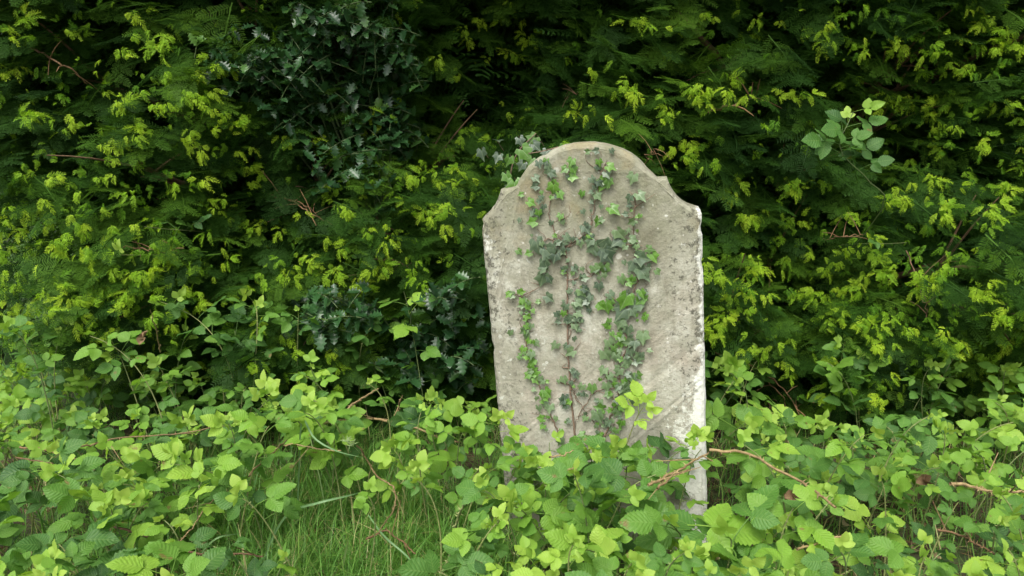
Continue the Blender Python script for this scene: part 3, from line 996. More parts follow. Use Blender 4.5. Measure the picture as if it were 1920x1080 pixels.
    for (px, py) in seeds:
        for q in range(r.integers(2, 5)):
            c = on_hedge(px + r.normal(0, 13), py + r.normal(0, 10), r.uniform(0.04, 0.12))
            P.append(c)
            T.append(np.clip(r.normal(0.70, 0.22), 0, 1))
            S.append(r.uniform(0.5, 1.05))
            KD.append(r.integers(1, len(TUFT)))
    tries = 0
    while tries < nfill:
        tries += 1
        px, py = (r.uniform(-60, 1000), r.uniform(-120, 740)) if x0 < -1 else (r.uniform(940, 2000), r.uniform(-120, 770))
        if r.random() > fill_fn(px, py):
            continue
        P.append(on_hedge(px, py, r.uniform(-0.12, 0.06) + (0.06 if px < 330 and py > 400 else 0)))
        low_left = px < 330 and py > 400
        T.append(np.clip(r.normal(0.6 if low_left else 0.25, 0.25), 0, 1))  # brighter tint at lower left paints in the light from the open side
        S.append(r.uniform(0.5, 1.1) if low_left else r.uniform(0.35, 0.95))
        KD.append(r.integers(0, 9))
    P, T, S, KD = np.array(P), np.array(T), np.array(S), np.array(KD)
    n = len(P)
    d = np.stack([r.normal(0, 0.7, n), -np.abs(r.normal(0.5, 0.3, n)), r.normal(-0.55, 0.55, n)], -1)
    Rm = frames(d, np.stack([r.normal(0, .3, n), r.normal(-0.9, .25, n), r.normal(0.7, .3, n)], -1))
    b = Acc()
    for q in range(len(TUFT)):
        m = KD == q
        if m.any():
            b.inst(TUFT[q], Rm[m], P[m], S[m], T[m])
    b.build('young_shoots', M['shoot'], root, smooth=False, origin=base)
    return root


def fill_left(px, py):
    holly = ((px - 610) / 190) ** 2 + ((py - 140) / 150) ** 2 < 1
    f = 0.5 if px < 460 else 0.4
    if px < 330 and py > 380:
        f = 1.0
    if py < 120:
        f *= 0.6
    if holly or (px > 780 and py < 240):
        f = 0.06
    if px > 560 and 530 < py < 740:
        f = 0.12
    return f


def fill_right(px, py):
    f = 0.25 + 0.45 * np.clip((px - 1300) / 450, 0, 1)
    if px < 1230 and py < 240:
        f = 0.12
    if 1330 < px < 1520 and 620 < py:
        f = 0.15
    if px < 1560 and py < 160:
        f *= 0.6
    if px > 1620 and py > 480:
        f = 1.0
    return f


limbsL = [([(60, 90, -.2), (100, 112, 0.02), (135, 132, 0.04), (165, 157, 0.02)], 0.007, 'redcane'), ([(505, 365, -.05), (545, 375, .03), (580, 400, .03), (622, 418, -.03)], 0.006, 'redcane'),
          ([(500, 400, -.1), (530, 372, .02), (575, 385, .03), (600, 412, 0)], 0.004, 'redcane'), ([(230, 462, -.1), (290, 468, .03), (345, 476, .0)], 0.005, 'redcane'),
          ([(680, 492, -.05), (720, 485, .02), (770, 497, -.03)], 0.004, 'twig'), ([(705, 400, -.12), (712, 430, -.02), (720, 470, -.12)], 0.008, 'bark')]
limbsR = [([(1340, 660, -.1), (1400, 683, .06), (1440, 705, .08), (1470, 730, .08), (1500, 780, .1)], 0.006, 'redcane'), ([(1380, 690, .0), (1430, 710, .05), (1465, 745, .08), (1480, 790, .06)], 0.005, 'redcane'),
          ([(1535, 452, -.05), (1575, 443, .05), (1620, 441, .04)], 0.005, 'redcane'), ([(1050, 198, -.2), (1065, 182, -.05), (1085, 172, -.02)], 0.004, 'twig'),
          ([(1330, 208, -.1), (1380, 195, -.05), (1420, 175, -.1)], 0.009, 'redcane'), ([(1700, 470, -.02), (1730, 560, .05), (1742, 596, .03)], 0.004, 'twig'),
          ([(1430, 742, .0), (1448, 765, .1), (1455, 800, .1)], 0.004, 'twig'), ([(1208, 308, .1), (1220, 288, .25), (1232, 280, .3)], 0.003, 'redcane')]
sl = [s for s in SEEDS if s[0] < 1000]
sr = [s for s in SEEDS if s[0] >= 1000]
make_yew(-2.6, 0.10, (-0.9, 3.75), 'dark yew with lime young shoots left of the headstone', sl, limbsL, 5200, 2600, fill_left, 21)
make_yew(0.02, 2.75, (1.35, 3.75), 'dark yew with yellow-green drooping shoots right of the headstone', sr, limbsR, 5200, 2600, fill_right, 22)

# ------------------------------------------------------------------ hollies
def make_holly(label, twigs, base, leafL, rs, young=()):
    r = np.random.default_rng(rs)
    base = np.array(base, float)
    root = empty('holly_bush', base, label, 'holly')
    st, lf = Acc(), Acc()
    hub = base + [0, 0, 0.25]
    for (px, py, off, ln) in twigs:
        tip = on_hedge(px, py, off)
        az = r.uniform(-1.3, 1.3)
        dr = unit(np.array([sin(az), -0.5, r.normal(0.15, 0.45)]))
        s = tip - dr * ln
        P = bez(s, (s + tip) / 2 + [0, 0, 0.02], tip, 8)
        v, f, uv = tube(P, np.linspace(0.0025, 0.0012, 8), 4)
        st.add(v, f, 0.5, uv)
        if r.random() < 0.10:
            v, f, uv = tube(bez(hub + [0, 0, (tip[2] - hub[2]) * 0.4], (hub + s) / 2 + [0, 0.1, 0.1], s, 8), np.linspace(0.009, 0.0026, 8), 5)
            st.add(v, f, 0.4, uv)
        n = int(ln / (leafL * 0.34))
        for i in range(n):
            k = P[min(7, int(i / n * 7.99))] * (1 - (i / n * 7.99) % 1 * 0) 
            a = i * 2.4 + r.normal(0, .3)
            side = unit(np.cross(dr, [0.2, 0.1, 1]))
            up = np.cross(side, dr)
            d = unit(dr * 0.55 + side * cos(a) + up * sin(a))
            nh = np.array([r.normal(0, .4), -0.5 + r.normal(0, .3), 1.0])
            L = leafL * r.uniform(0.75, 1.2)
            lf.inst(HOLLY[r.integers(6)], frames(d[None], nh[None]), k[None], [L], [np.clip(r.normal(0.35, .25), 0, 0.8)])
    for (px, py, ln) in young:
        P = np.array([on_hedge(px, py + 60 * ln / 0.1, 0.02), on_hedge(px + 4, py, 0.07)])
        v, f, uv = tube(P, 0.002, 4)
        st.add(v, f, 0.9, uv)
        for i in range(5):
            d = unit(np.array([r.normal(0, .7), -0.4, 0.6 + r.normal(0, .3)]))
            lf.inst(HOLLY[r.integers(6)], frames(d[None], np.array([[r.normal(0, .3), -1, .6]])), P[1][None], [leafL * 0.9], [1.0])
    st.build('stem', M['greenstem'], root, origin=base)
    lf.build('leaves', M['holly'], root, origin=base)
    return root


hr = np.random.default_rng(8)
tw = []
for cx, cy, sx, sy, n in [(570, 110, 95, 60, 46), (720, 150, 40, 70, 26), (640, 60, 70, 40, 22), (560, 200, 60, 40, 16), (690, 250, 50, 40, 14), (470, 120, 50, 30, 10), (620, 290, 50, 30, 8)]:
    for _ in range(n):
        tw.append((hr.normal(cx, sx * .7), hr.normal(cy, sy * .7), hr.uniform(0.02, 0.18), hr.uniform(0.10, 0.2)))
make_holly('tall spiny holly growing through the yews, upper middle left of the headstone', tw, (-0.55, 3.1, 0), 0.050, 31, young=[(752, 120, .05), (660, 20, .05), (365, 85, .04), (705, 205, .05), (500, 130, .04)])
# long bare green shoots crossing the holly are part of a bramble below
tw = []
for cx, cy, sx, sy, n in [(600, 585, 40, 30, 10), (660, 600, 30, 30, 9), (780, 570, 50, 30, 6), (850, 570, 35, 30, 5), (800, 680, 50, 30, 12), (870, 690, 35, 35, 9), (760, 690, 30, 20, 5), (600, 630, 20, 20, 4)]:
    for _ in range(n):
        tw.append((hr.normal(cx, sx * .7), hr.normal(cy, sy * .7), hr.uniform(0.03, 0.2), hr.uniform(0.10, 0.18)))
make_holly('low glossy holly between the bramble tops and the left edge of the headstone', tw, (-0.32, 2.85, 0), 0.056, 32)

# ------------------------------------------------------------------ brambles
br = np.random.default_rng(77)


def make_bramble(tip, label, group=None, leafL=0.062, tone=0.45, nleaf=8, young=4, name='bramble', droopy=0.0, stemrad=0.0026, root_at=None, start=0.3, via=None, face=0.0):
    tip = np.array(tip, float)
    if root_at is None:
        az = br.uniform(0, 2 * pi)
        rr = br.uniform(0.06, 0.22)
        rt = np.array([tip[0] + cos(az) * rr, tip[1] + abs(sin(az)) * rr * 0.6 + 0.02, 0.0])
    else:
        rt = np.array(root_at, float)
    rt[2] = float(ground_z(rt[0], rt[1])) - 0.01
    mid = (rt + tip) / 2 + np.array([br.normal(0, .04 + 0.16 * max(0, tip[2] - 0.3)), br.normal(0, .03), 0.10 + 0.25 * max(0, tip[2] - 0.3)])
    mid[2] = max(mid[2], tip[2] * 0.85)
    P = bez(rt, mid, tip, 18)
    if root_at is not None:                          # climbs inside the yew, only the end comes out
        rt[1] = max(rt[1], 3.2)
        P = spline(np.array([rt, [rt[0], 3.2, tip[2] * 0.5], [(rt[0] + tip[0]) / 2, 3.15, tip[2] * 0.85], tip] if via is None else [rt, [rt[0], 3.2, via[0][2] * 0.5], *via, tip]), 18)
    root = empty(name, rt, label, 'bramble', group)
    st = Acc()
    v, f, uv = tube(P, np.linspace(stemrad, stemrad * 0.45, 18), 5)
    st.add(v, f, br.uniform(0.3, 0.8), uv)
    for _ in range(14):                              # prickles
        k = br.integers(1, 16)
        d = unit(np.cross(P[k + 1] - P[k], br.normal(0, 1, 3)))
        v, f, uv = tube(np.array([P[k], P[k] + d * 0.006]), [0.0012, 0.0002], 3)
        st.add(v, f, 0.9, uv)
    lv, yg = Acc(), Acc()
    a0 = br.uniform(0, 6)
    for i in range(nleaf):
        t = start + (0.93 - start) * (i + 0.5) / nleaf
        p = P[int(t * 17)] * (1 - (t * 17) % 1) + P[min(17, int(t * 17) + 1)] * ((t * 17) % 1)
        a = a0 + i * 2.4 + br.normal(0, .3)
        d = unit(np.array([cos(a), sin(a) * 0.8 - 0.25, br.uniform(0.0, 0.7) - droopy]))
        nh = np.array([br.normal(0, .5), -0.5 - face + br.normal(0, .4), 0.9])
        L = leafL * 0.84 * br.uniform(0.65, 1.2)
        tn = np.clip(tone + 0.25 * (t - 0.6) + br.normal(0, 0.17), 0, 1)
        lv.inst(BRAM[br.integers(len(BRAM))], frames(d[None], nh[None]), p[None], [L], [tn])
    for i in range(young):
        p = P[17 - (i % 3)]
        a = br.uniform(0, 2 * pi)
        d = unit(np.array([cos(a) * .7, sin(a) * .5 - 0.3, 0.7 + br.normal(0, .3)]))
        nh = np.array([br.normal(0, .4), -0.9, 0.5])
        yg.inst(BRAMY[br.integers(len(BRAMY))], frames(d[None], nh[None]), p[None], [leafL * br.uniform(0.28, 0.6)], [br.random()])
    st.build('stem', M['cane'], root, origin=rt)
    if lv.n:
        lv.build('leaves', M['bramble'], root, origin=rt)
    if yg.n:
        yg.build('young_leaves', M['young'], root, origin=rt)
    return root


def tipat(px, py, h=0.36):
    return at_z(px, py, h)


# individual brambles that stand out in the photo
heroes = [
    (at(1350, 690, 2.22), 'upright bramble shoot with a broad pale leaf right beside the headstone edge', dict(leafL=.075, tone=.62, nleaf=4, young=5)),
    (at(1600, 210, 2.38), 'bramble spray of broad mid-green leaves high in the right yew', dict(leafL=.080, tone=.10, nleaf=12, young=2, root_at=(1.35, 2.75, 0), start=.66, via=[at(1650, 400, 2.55), at(1630, 340, 2.42), at(1575, 280, 2.38)], face=1.0)),
    (at(1700, 455, 2.36), 'lone dull bramble tip among lime shoots far right of the headstone', dict(leafL=.06, tone=.2, nleaf=3, young=0, root_at=(1.5, 2.8, 0), start=.85)),
    (at(225, 478, 2.38), 'bramble tip with three clear leaflets over the left yew shoots', dict(leafL=.065, tone=.4, nleaf=3, young=1, root_at=(-1.2, 2.5, 0), start=.86)),
    (at(270, 425, 2.42), 'darker bramble tip just above the three-leaflet one in the left yew', dict(leafL=.065, tone=.2, nleaf=3, young=0, root_at=(-1.1, 2.8, 0), start=.86)),
    (at(440, 620, 2.5), 'shaded dull green bramble standing in front of the left yew foot', dict(leafL=.085, tone=.12, nleaf=6, young=0, start=.7)),
    (at(210, 640, 2.4), 'small pale bramble on a bent twig before the left yew', dict(leafL=.055, tone=.6, nleaf=5, young=2, start=.65)),
    (at(560, 590, 2.52), 'dull bramble leaning against the low holly left side', dict(leafL=.06, tone=.22, nleaf=5, young=1, start=.7)),
    (at(300, 690, 2.35), 'pale bramble with long narrow leaflets in front of the left yew shade', dict(leafL=.062, tone=.6, nleaf=6, young=2, start=.55)),
    (at(1205, 765, 1.86), 'lime bramble sprig held up against the lower right headstone face', dict(leafL=.060, tone=.9, nleaf=3, young=3, start=.8)),
    (at(1395, 800, 2.0), 'bramble with wide mid-green leaves just right of the headstone', dict(leafL=.085, tone=.45, nleaf=6, young=2)),
    (at(1375, 715, 2.15), 'taller bramble with two big bright leaflets behind the headstone right edge', dict(leafL=.075, tone=.6, nleaf=3, young=2, start=.75)),
    (at(940, 790, 1.88), 'bright bramble tip overlapping the lower left corner of the headstone', dict(leafL=.062, tone=.72, nleaf=6, young=3)),
    (at(880, 800, 1.92), 'cluster of light green brambles close left of the headstone', dict(leafL=.062, tone=.62, nleaf=7, young=1)),
    (at(1030, 830, 1.85), 'mid green bramble in front of the headstone under the ivy strands', dict(leafL=.068, tone=.4, nleaf=6, young=1)),
    (at(1010, 880, 1.72), 'bramble with star-shaped pale tip before the left half of the headstone', dict(leafL=.062, tone=.6, nleaf=7, young=6)),
    (at(1170, 850, 1.8), 'broad-leaved bramble covering the foot of the headstone', dict(leafL=.080, tone=.35, nleaf=7, young=2)),
    (at(1310, 830, 1.84), 'pale lime bramble draped across the headstone right foot', dict(leafL=.075, tone=.75, nleaf=5, young=5)),
    (at(1230, 890, 1.68), 'large dull-leaved bramble before the right half of the headstone', dict(leafL=.088, tone=.25, nleaf=7, young=0)),
    (at(1090, 920, 1.6), 'bright bramble with a notched leaf centred before the headstone', dict(leafL=.075, tone=.55, nleaf=8, young=4)),
    (at(965, 950, 1.55), 'yellow-green bramble spire before the headstone left corner', dict(leafL=.066, tone=.7, nleaf=9, young=6)),
    (at(1250, 980, 1.45), 'bramble with one very large ribbed leaf low before the headstone', dict(leafL=.100, tone=.42, nleaf=7, young=1)),
    (at(1370, 1010, 1.38), 'big-leaved bramble at the bottom edge below the headstone right side', dict(leafL=.100, tone=.3, nleaf=8, young=1)),
    (at(1080, 1030, 1.34), 'dense bramble at the bottom edge below the headstone centre', dict(leafL=.080, tone=.4, nleaf=9, young=3)),
    (at(910, 920, 1.55), 'ribbed dark bramble beside the bare earth gap left of the headstone', dict(leafL=.075, tone=.3, nleaf=7, young=1)),
    (at(770, 655 + 240, 1.62), 'pale bramble with two pointed leaves at the grass clearing right edge', dict(leafL=.062, tone=.6, nleaf=3, young=3, start=.7)),
    (at(735, 840, 1.9), 'tall lime bramble spire over the bare earth left of the headstone', dict(leafL=.058, tone=.75, nleaf=7, young=5)),
    (at(690, 930, 1.6), 'small three-leaf bramble standing inside the grass clearing', dict(leafL=.052, tone=.6, nleaf=2, young=1, start=.75)),
    (at(455, 935, 1.55), 'bramble with paired oval leaves left edge of the grass clearing', dict(leafL=.062, tone=.6, nleaf=4, young=2, start=.6)),
    (at(545, 1050, 1.32), 'tiny bramble seedling low in the grass clearing', dict(leafL=.036, tone=.65, nleaf=2, young=1, start=.7)),
    (at(305, 1075, 1.28), 'glossy ribbed bramble leaf tuft at the bottom edge left of the clearing', dict(leafL=.085, tone=.5, nleaf=4, young=0, start=.7)),
    (at(800, 1060, 1.30), 'dull bramble at the bottom edge right of the clearing', dict(leafL=.070, tone=.25, nleaf=5, young=0, start=.6)),
    (at(320, 870, 1.72), 'vivid green bramble clump with large leaves left of the clearing', dict(leafL=.075, tone=.55, nleaf=8, young=4)),
    (at(110, 890, 1.68), 'lime bramble with upright leaves near the left frame edge', dict(leafL=.078, tone=.62, nleaf=6, young=2)),
    (at(40, 880, 1.72), 'grey-green bramble with one long leaf at the left frame edge', dict(leafL=.085, tone=.2, nleaf=5, young=0)),
    (at(110, 1020, 1.4), 'dull dark bramble in the bottom left corner', dict(leafL=.085, tone=.12, nleaf=7, young=0)),
    (at(500, 740, 2.15), 'round-leaved light bramble behind the clearing below the left yew', dict(leafL=.075, tone=.6, nleaf=6, young=4)),
    (at(690, 720, 2.2), 'light green bramble sprig above the tan stick left of the headstone', dict(leafL=.06, tone=.55, nleaf=5, young=2)),
    (at(965, 850, 1.84), 'light green bramble crowding the headstone left foot', dict(leafL=.066, tone=.55, nleaf=7, young=2)),
    (at(1065, 878, 1.78), 'soft green bramble just under the bare patch at the headstone foot', dict(leafL=.07, tone=.42, nleaf=7, young=1)),
    (at(1140, 868, 1.76), 'pale drooping bramble between the two broad ones before the headstone', dict(leafL=.066, tone=.6, nleaf=7, young=3)),
    (at(1215, 845, 1.80), 'mid green bramble just left of the frayed cane at the headstone foot', dict(leafL=.074, tone=.4, nleaf=7, young=1)),
    (at(925, 880, 1.74), 'leafy bramble at the headstone left edge rising from the bare earth', dict(leafL=.066, tone=.5, nleaf=7, young=2)),
    (at(620, 770, 2.1), 'mid green bramble with starry leaves above the grass clearing', dict(leafL=.068, tone=.35, nleaf=6, young=1)),
]
for p, lab, kw in heroes:
    make_bramble(p, lab, 'brambles around the headstone', **kw)

# the rest of the bramble thicket, thinning towards the grass clearing
taken = [h[0] for h in heroes]
pool = []


def top_line(px):
    return np.interp(px, [-80, 0, 200, 320, 480, 600, 760, 880, 930, 1330, 1420, 1560, 1700, 1800, 1920, 2000], [655, 655, 665, 690, 725, 735, 740, 760, 790, 790, 770, 790, 780, 750, 745, 740])


tries = 0
while tries < 12000 and len(pool) < 260:
    tries += 1
    px, py = br.uniform(-70, 1990), br.uniform(690, 1110)
    if py < top_line(px):
        continue
    hole = (400 < px < 900 and py > 800) or (610 < px < 770 and 735 < py < 830) or (770 < px < 900 and 810 < py < 900)
    if hole:
        continue
    if 130 < px < 480 and py > 930 and br.random() < 0.85:
        continue
    if px < 430 and py > 840 and br.random() < 0.3:
        continue
    if 915 < px < 1335 and py < 835:
        continue
    h = br.uniform(0.20, 0.46) if px > 420 else br.uniform(0.14, 0.36)
    p = tipat(px, py, h)
    if 1255 < px < 1350 and 850 < py < 1010:
        continue
    near = min([np.linalg.norm((p - q)[:2]) for q in taken] + [9])
    if near < 0.095 + 0.022 * (p[1] - 1.3):
        continue
    taken.append(p)
    pool.append((px, py, p))

ROWS = [(1010, 2000, 'nearest row'), (900, 1010, 'second row'), (810, 900, 'third row'), (0, 810, 'back row')]
ZONES = [(-999, 240, 'near the left edge'), (240, 480, 'left of the clearing'), (480, 930, 'between clearing and headstone'), (930, 1340, 'before the headstone'), (1340, 1630, 'right of the headstone'),
         (1630, 9999, 'near the right edge')]
print('pool', len(pool))
ORD = ['leftmost', 'second from left', 'third from left', 'fourth from left', 'fifth from left', 'sixth from left', 'seventh from left', 'eighth from left', 'ninth from left', 'tenth from left', 'eleventh from left', 'twelfth from left']
cells = {}
for it in pool:
    rw = next(i for i, q in enumerate(ROWS) if q[0] <= it[1] < q[1])
    zn = next(i for i, q in enumerate(ZONES) if q[0] <= it[0] < q[1])
    cells.setdefault((rw, zn), []).append(it)
for (rw, zn), its in sorted(cells.items()):
    its.sort(key=lambda q: q[0])
    for i, (px, py, p) in enumerate(its):
        right = px > 930
        tone = np.clip(br.normal(0.42 if right else 0.45, 0.2), 0.05, 0.95)
        word = 'dark green' if tone < 0.28 else ('mid green' if tone < 0.52 else ('light green' if tone < 0.72 else 'lime green'))
        lab = f'{word} bramble, {ORD[min(i, 11)]} in the {ROWS[rw][2]}, {ZONES[zn][2]}'
        make_bramble(p, lab, 'brambles around the headstone', leafL=br.uniform(0.045, 0.068) * (0.85 if p[1] < 1.5 else 1.0), tone=float(tone), nleaf=int(br.integers(6, 10)), young=int(br.integers(0, 5)))

# ------------------------------------------------------------------ dry canes and twigs lying through the thicket
def cane(label, poly, rad, mat, h=0.25, branches=0, name='dry_cane', cat='dead cane', prick=12, hs=None):
    P0 = np.array([at_z(px, py, (hs[i] if hs else h)) for i, (px, py) in enumerate(poly)])
    P = spline(P0, max(14, len(poly) * 8))
    P = P + np.cumsum(br.normal(0, 0.0012, P.shape), 0)
    base = P[0].copy()
    root = None
    a = Acc()
    v, f, uv = tube(P, np.linspace(rad, rad * 0.6, len(P)), 6)
    a.add(v, f, br.uniform(0.4, 0.7), uv)
    for _ in range(prick):
        k = br.integers(1, len(P) - 2)
        d = unit(np.cross(P[k + 1] - P[k], br.normal(0, 1, 3)))
        v, f, uv = tube(np.array([P[k], P[k] + d * (rad * 2.2 + 0.002)]), [rad * .5, 0.0002], 3)
        a.add(v, f, 0.8, uv)
    for _ in range(branches):
        k = br.integers(3, len(P) - 2)
        q = P[k] + unit(P[k + 1] - P[k] + br.normal(0, 0.6, 3)) * br.uniform(0.05, 0.12)
        v, f, uv = tube(np.array([P[k], (P[k] + q) / 2, q]), [rad * .5, rad * .4, rad * .2], 4)
        a.add(v, f, 0.6, uv)
    o = a.build(name, M[mat], origin=base)
    o.location = base
    return tag(o, label, cat, 'dead canes in the brambles')


cane('long orange-brown cane sloping through the bottom left brambles', [(190, 980), (270, 1010), (362, 1038), (440, 1044), (500, 1052)], .0032, 'redcane', .22, 2)
cane('olive-brown cane arching sideways above the left brambles', [(120, 845), (158, 836), (211, 825), (320, 819), (426, 808)], .003, 'drycane', .34, 2)
cane('thin grey-brown twig slanting up left of the grass clearing', [(324, 1040), (340, 1012), (358, 986), (385, 950), (412, 922)], .0022, 'drycane', .25, 1)
cane('pale straight stick above the grass clearing, left arm', [(466, 892), (500, 856), (536, 822)], .0024, 'drycane', .33, 0)
cane('pale brown stick pointing right from above the clearing', [(533, 836), (560, 834), (600, 842), (640, 850)], .0022, 'drycane', .34, 1)
cane('rusty red cane lying among the left edge brambles', [(40, 838), (78, 844), (118, 853), (158, 863)], .003, 'redcane', .3, 0)
cane('second rusty cane just under the first at the left edge', [(30, 858), (80, 866), (150, 880), (185, 884)], .0024, 'redcane', .28, 0)
cane('thick tan bramble stem lying level left of the headstone', [(600, 795), (655, 786), (697, 784), (743, 793), (790, 808), (824, 820), (858, 828)], .0052, 'drycane', .2, 2)
cane('tan stick rising diagonally to the low holly', [(652, 769), (680, 748), (710, 729)], .0044, 'drycane', .3, 0)
cane('upright tan stub standing on the level stem left of the headstone', [(743, 793), (744, 770), (747, 745)], .004, 'drycane', .2, 1, hs=[.2, .26, .33])
cane('grey-green curved cane in the bare earth gap', [(780, 800), (781, 830), (788, 860), (808, 886), (832, 916)], .0028, 'cane', .2, 0)
cane('knobbly brown twig crossing down into the grass clearing', [(668, 835), (690, 862), (711, 897), (738, 911), (747, 938), (744, 958), (725, 999)], .0028, 'drycane', .24, 2)
cane('reddish broken twig lying at the lower edge of the clearing', [(686, 1012), (722, 999), (745, 1015), (778, 1042)], .003, 'redcane', .12, 2)
cane('stout pale green bramble stem left of the headstone base', [(878, 926), (884, 905), (898, 874)], .0048, 'cane', .25, 0, hs=[.12, .22, .33])
cane('pale green prickly stem rising at the bottom edge right of the clearing', [(826, 1080), (845, 1030), (858, 985), (868, 945)], .0044, 'cane', .2, 0, hs=[.08, .16, .26, .33], prick=20)
cane('yellow-brown cane arching down right of the headstone', [(1330, 843), (1370, 848), (1406, 858), (1458, 887), (1518, 922), (1566, 966)], .0042, 'drycane', .42, 1, prick=22)
cane('frayed tan cane propped before the headstone right foot', [(1215, 910), (1250, 893), (1285, 878), (1330, 852)], 0.0038, 'drycane', .40, 4, prick=26)
cane('thin pale cane under the frayed one before the headstone', [(1232, 916), (1262, 897), (1290, 884)], .0028, 'drycane', .42, 0)
cane('tan dead cane entering from the right edge', [(1780, 907), (1828, 914), (1880, 920), (1940, 928)], .0046, 'drycane', .37, 3, prick=20)
cane('thin red-brown cane sloping down in the lower right brambles', [(1756, 990), (1803, 1003), (1835, 1022), (1864, 1043)], .0026, 'redcane', .36, 1)
cane('grey horizontal twig low in the right brambles', [(1496, 1032), (1546, 1020), (1600, 1012)], .0026, 'drycane', .36, 1)
cane('thin straw twig lying before the headstone left foot', [(1030, 857), (1055, 848), (1078, 840)], .002, 'drycane', .44, 0)
cane('short straw twig just below the other before the headstone', [(1052, 889), (1066, 886), (1082, 884)], .0026, 'drycane', .42, 0)
cane('thin upright grey twig in front of the left yew', [(300, 660), (290, 620), (277, 582)], .0022, 'drycane', .5, 0, hs=[.5, .6, .72])
cane('green bare shoot slanting across the tall holly', [(510, 118), (560, 135), (610, 148), (648, 157)], .0026, 'cane', 1.5, 0, hs=[1.62, 1.58, 1.55, 1.53]) if False else None


# shaded brambles growing up against the foot of both yews
def foot_row(xa, xb, n, za, zb, side):
    xs_ = np.linspace(xa, xb, n)
    words = ['leftmost', 'second', 'third', 'fourth', 'fifth', 'sixth', 'seventh', 'eighth', 'ninth', 'tenth', 'eleventh', 'twelfth', 'thirteenth', 'fourteenth', 'fifteenth', 'sixteenth']
    for i, x in enumerate(xs_):
        x = x + br.normal(0, .03)
        z = br.uniform(za, zb)
        y = float(surf(x, z)) - br.uniform(0.02, 0.22)
        make_bramble((x, y, z), f'shaded bramble climbing the foot of the {side} yew, {words[i]} from left along it', 'brambles around the headstone', leafL=br.uniform(.052, .075), tone=br.uniform(.2, .6), nleaf=int(br.integers(8, 12)),
                     young=int(br.integers(0, 4)), start=0.25)


foot_row(-1.75, -0.42, 16, 0.30, 0.66, 'left')
foot_row(0.62, 1.95, 14, 0.26, 0.46, 'right')


def dead_leaf(px, py, h, L, tn, label):
    c = at_z(px, py, h)
    a = Acc()
    for i in range(3):
        lf = bramble_leaflet(br, 0.4)
        v = lf[0].copy()
        v[:, 2] += 0.9 * v[:, 0] ** 2 * 2 + 0.35 * v[:, 1] ** 2
        d = unit(np.array([br.normal(0, 1), br.normal(-.3, .5), br.normal(0, .5)]))
        a.inst((v, lf[1], lf[2]), frames(d[None], np.array([[br.normal(0, .5), -0.6, 0.8]])), c[None], [L * br.uniform(.7, 1)], [tn])
    o = a.build('dead_leaf', M['deadleaf'], origin=c)
    o.location = c
    tag(o, label, 'dead leaf')


dead_leaf(1488, 932, .44, .035, .45, 'curled brown dead leaf caught under the arching cane right of headstone')
dead_leaf(520, 886, .22, .04, 1.0, 'pale withered leaf lying at the top of the grass clearing')
dead_leaf(1735, 905, .36, .035, .35, 'brown withered leaf cluster among brambles near the tan right cane')
dead_leaf(268, 633, .6, .03, .5, 'small brown dead leaf hung on the twig before the left yew')

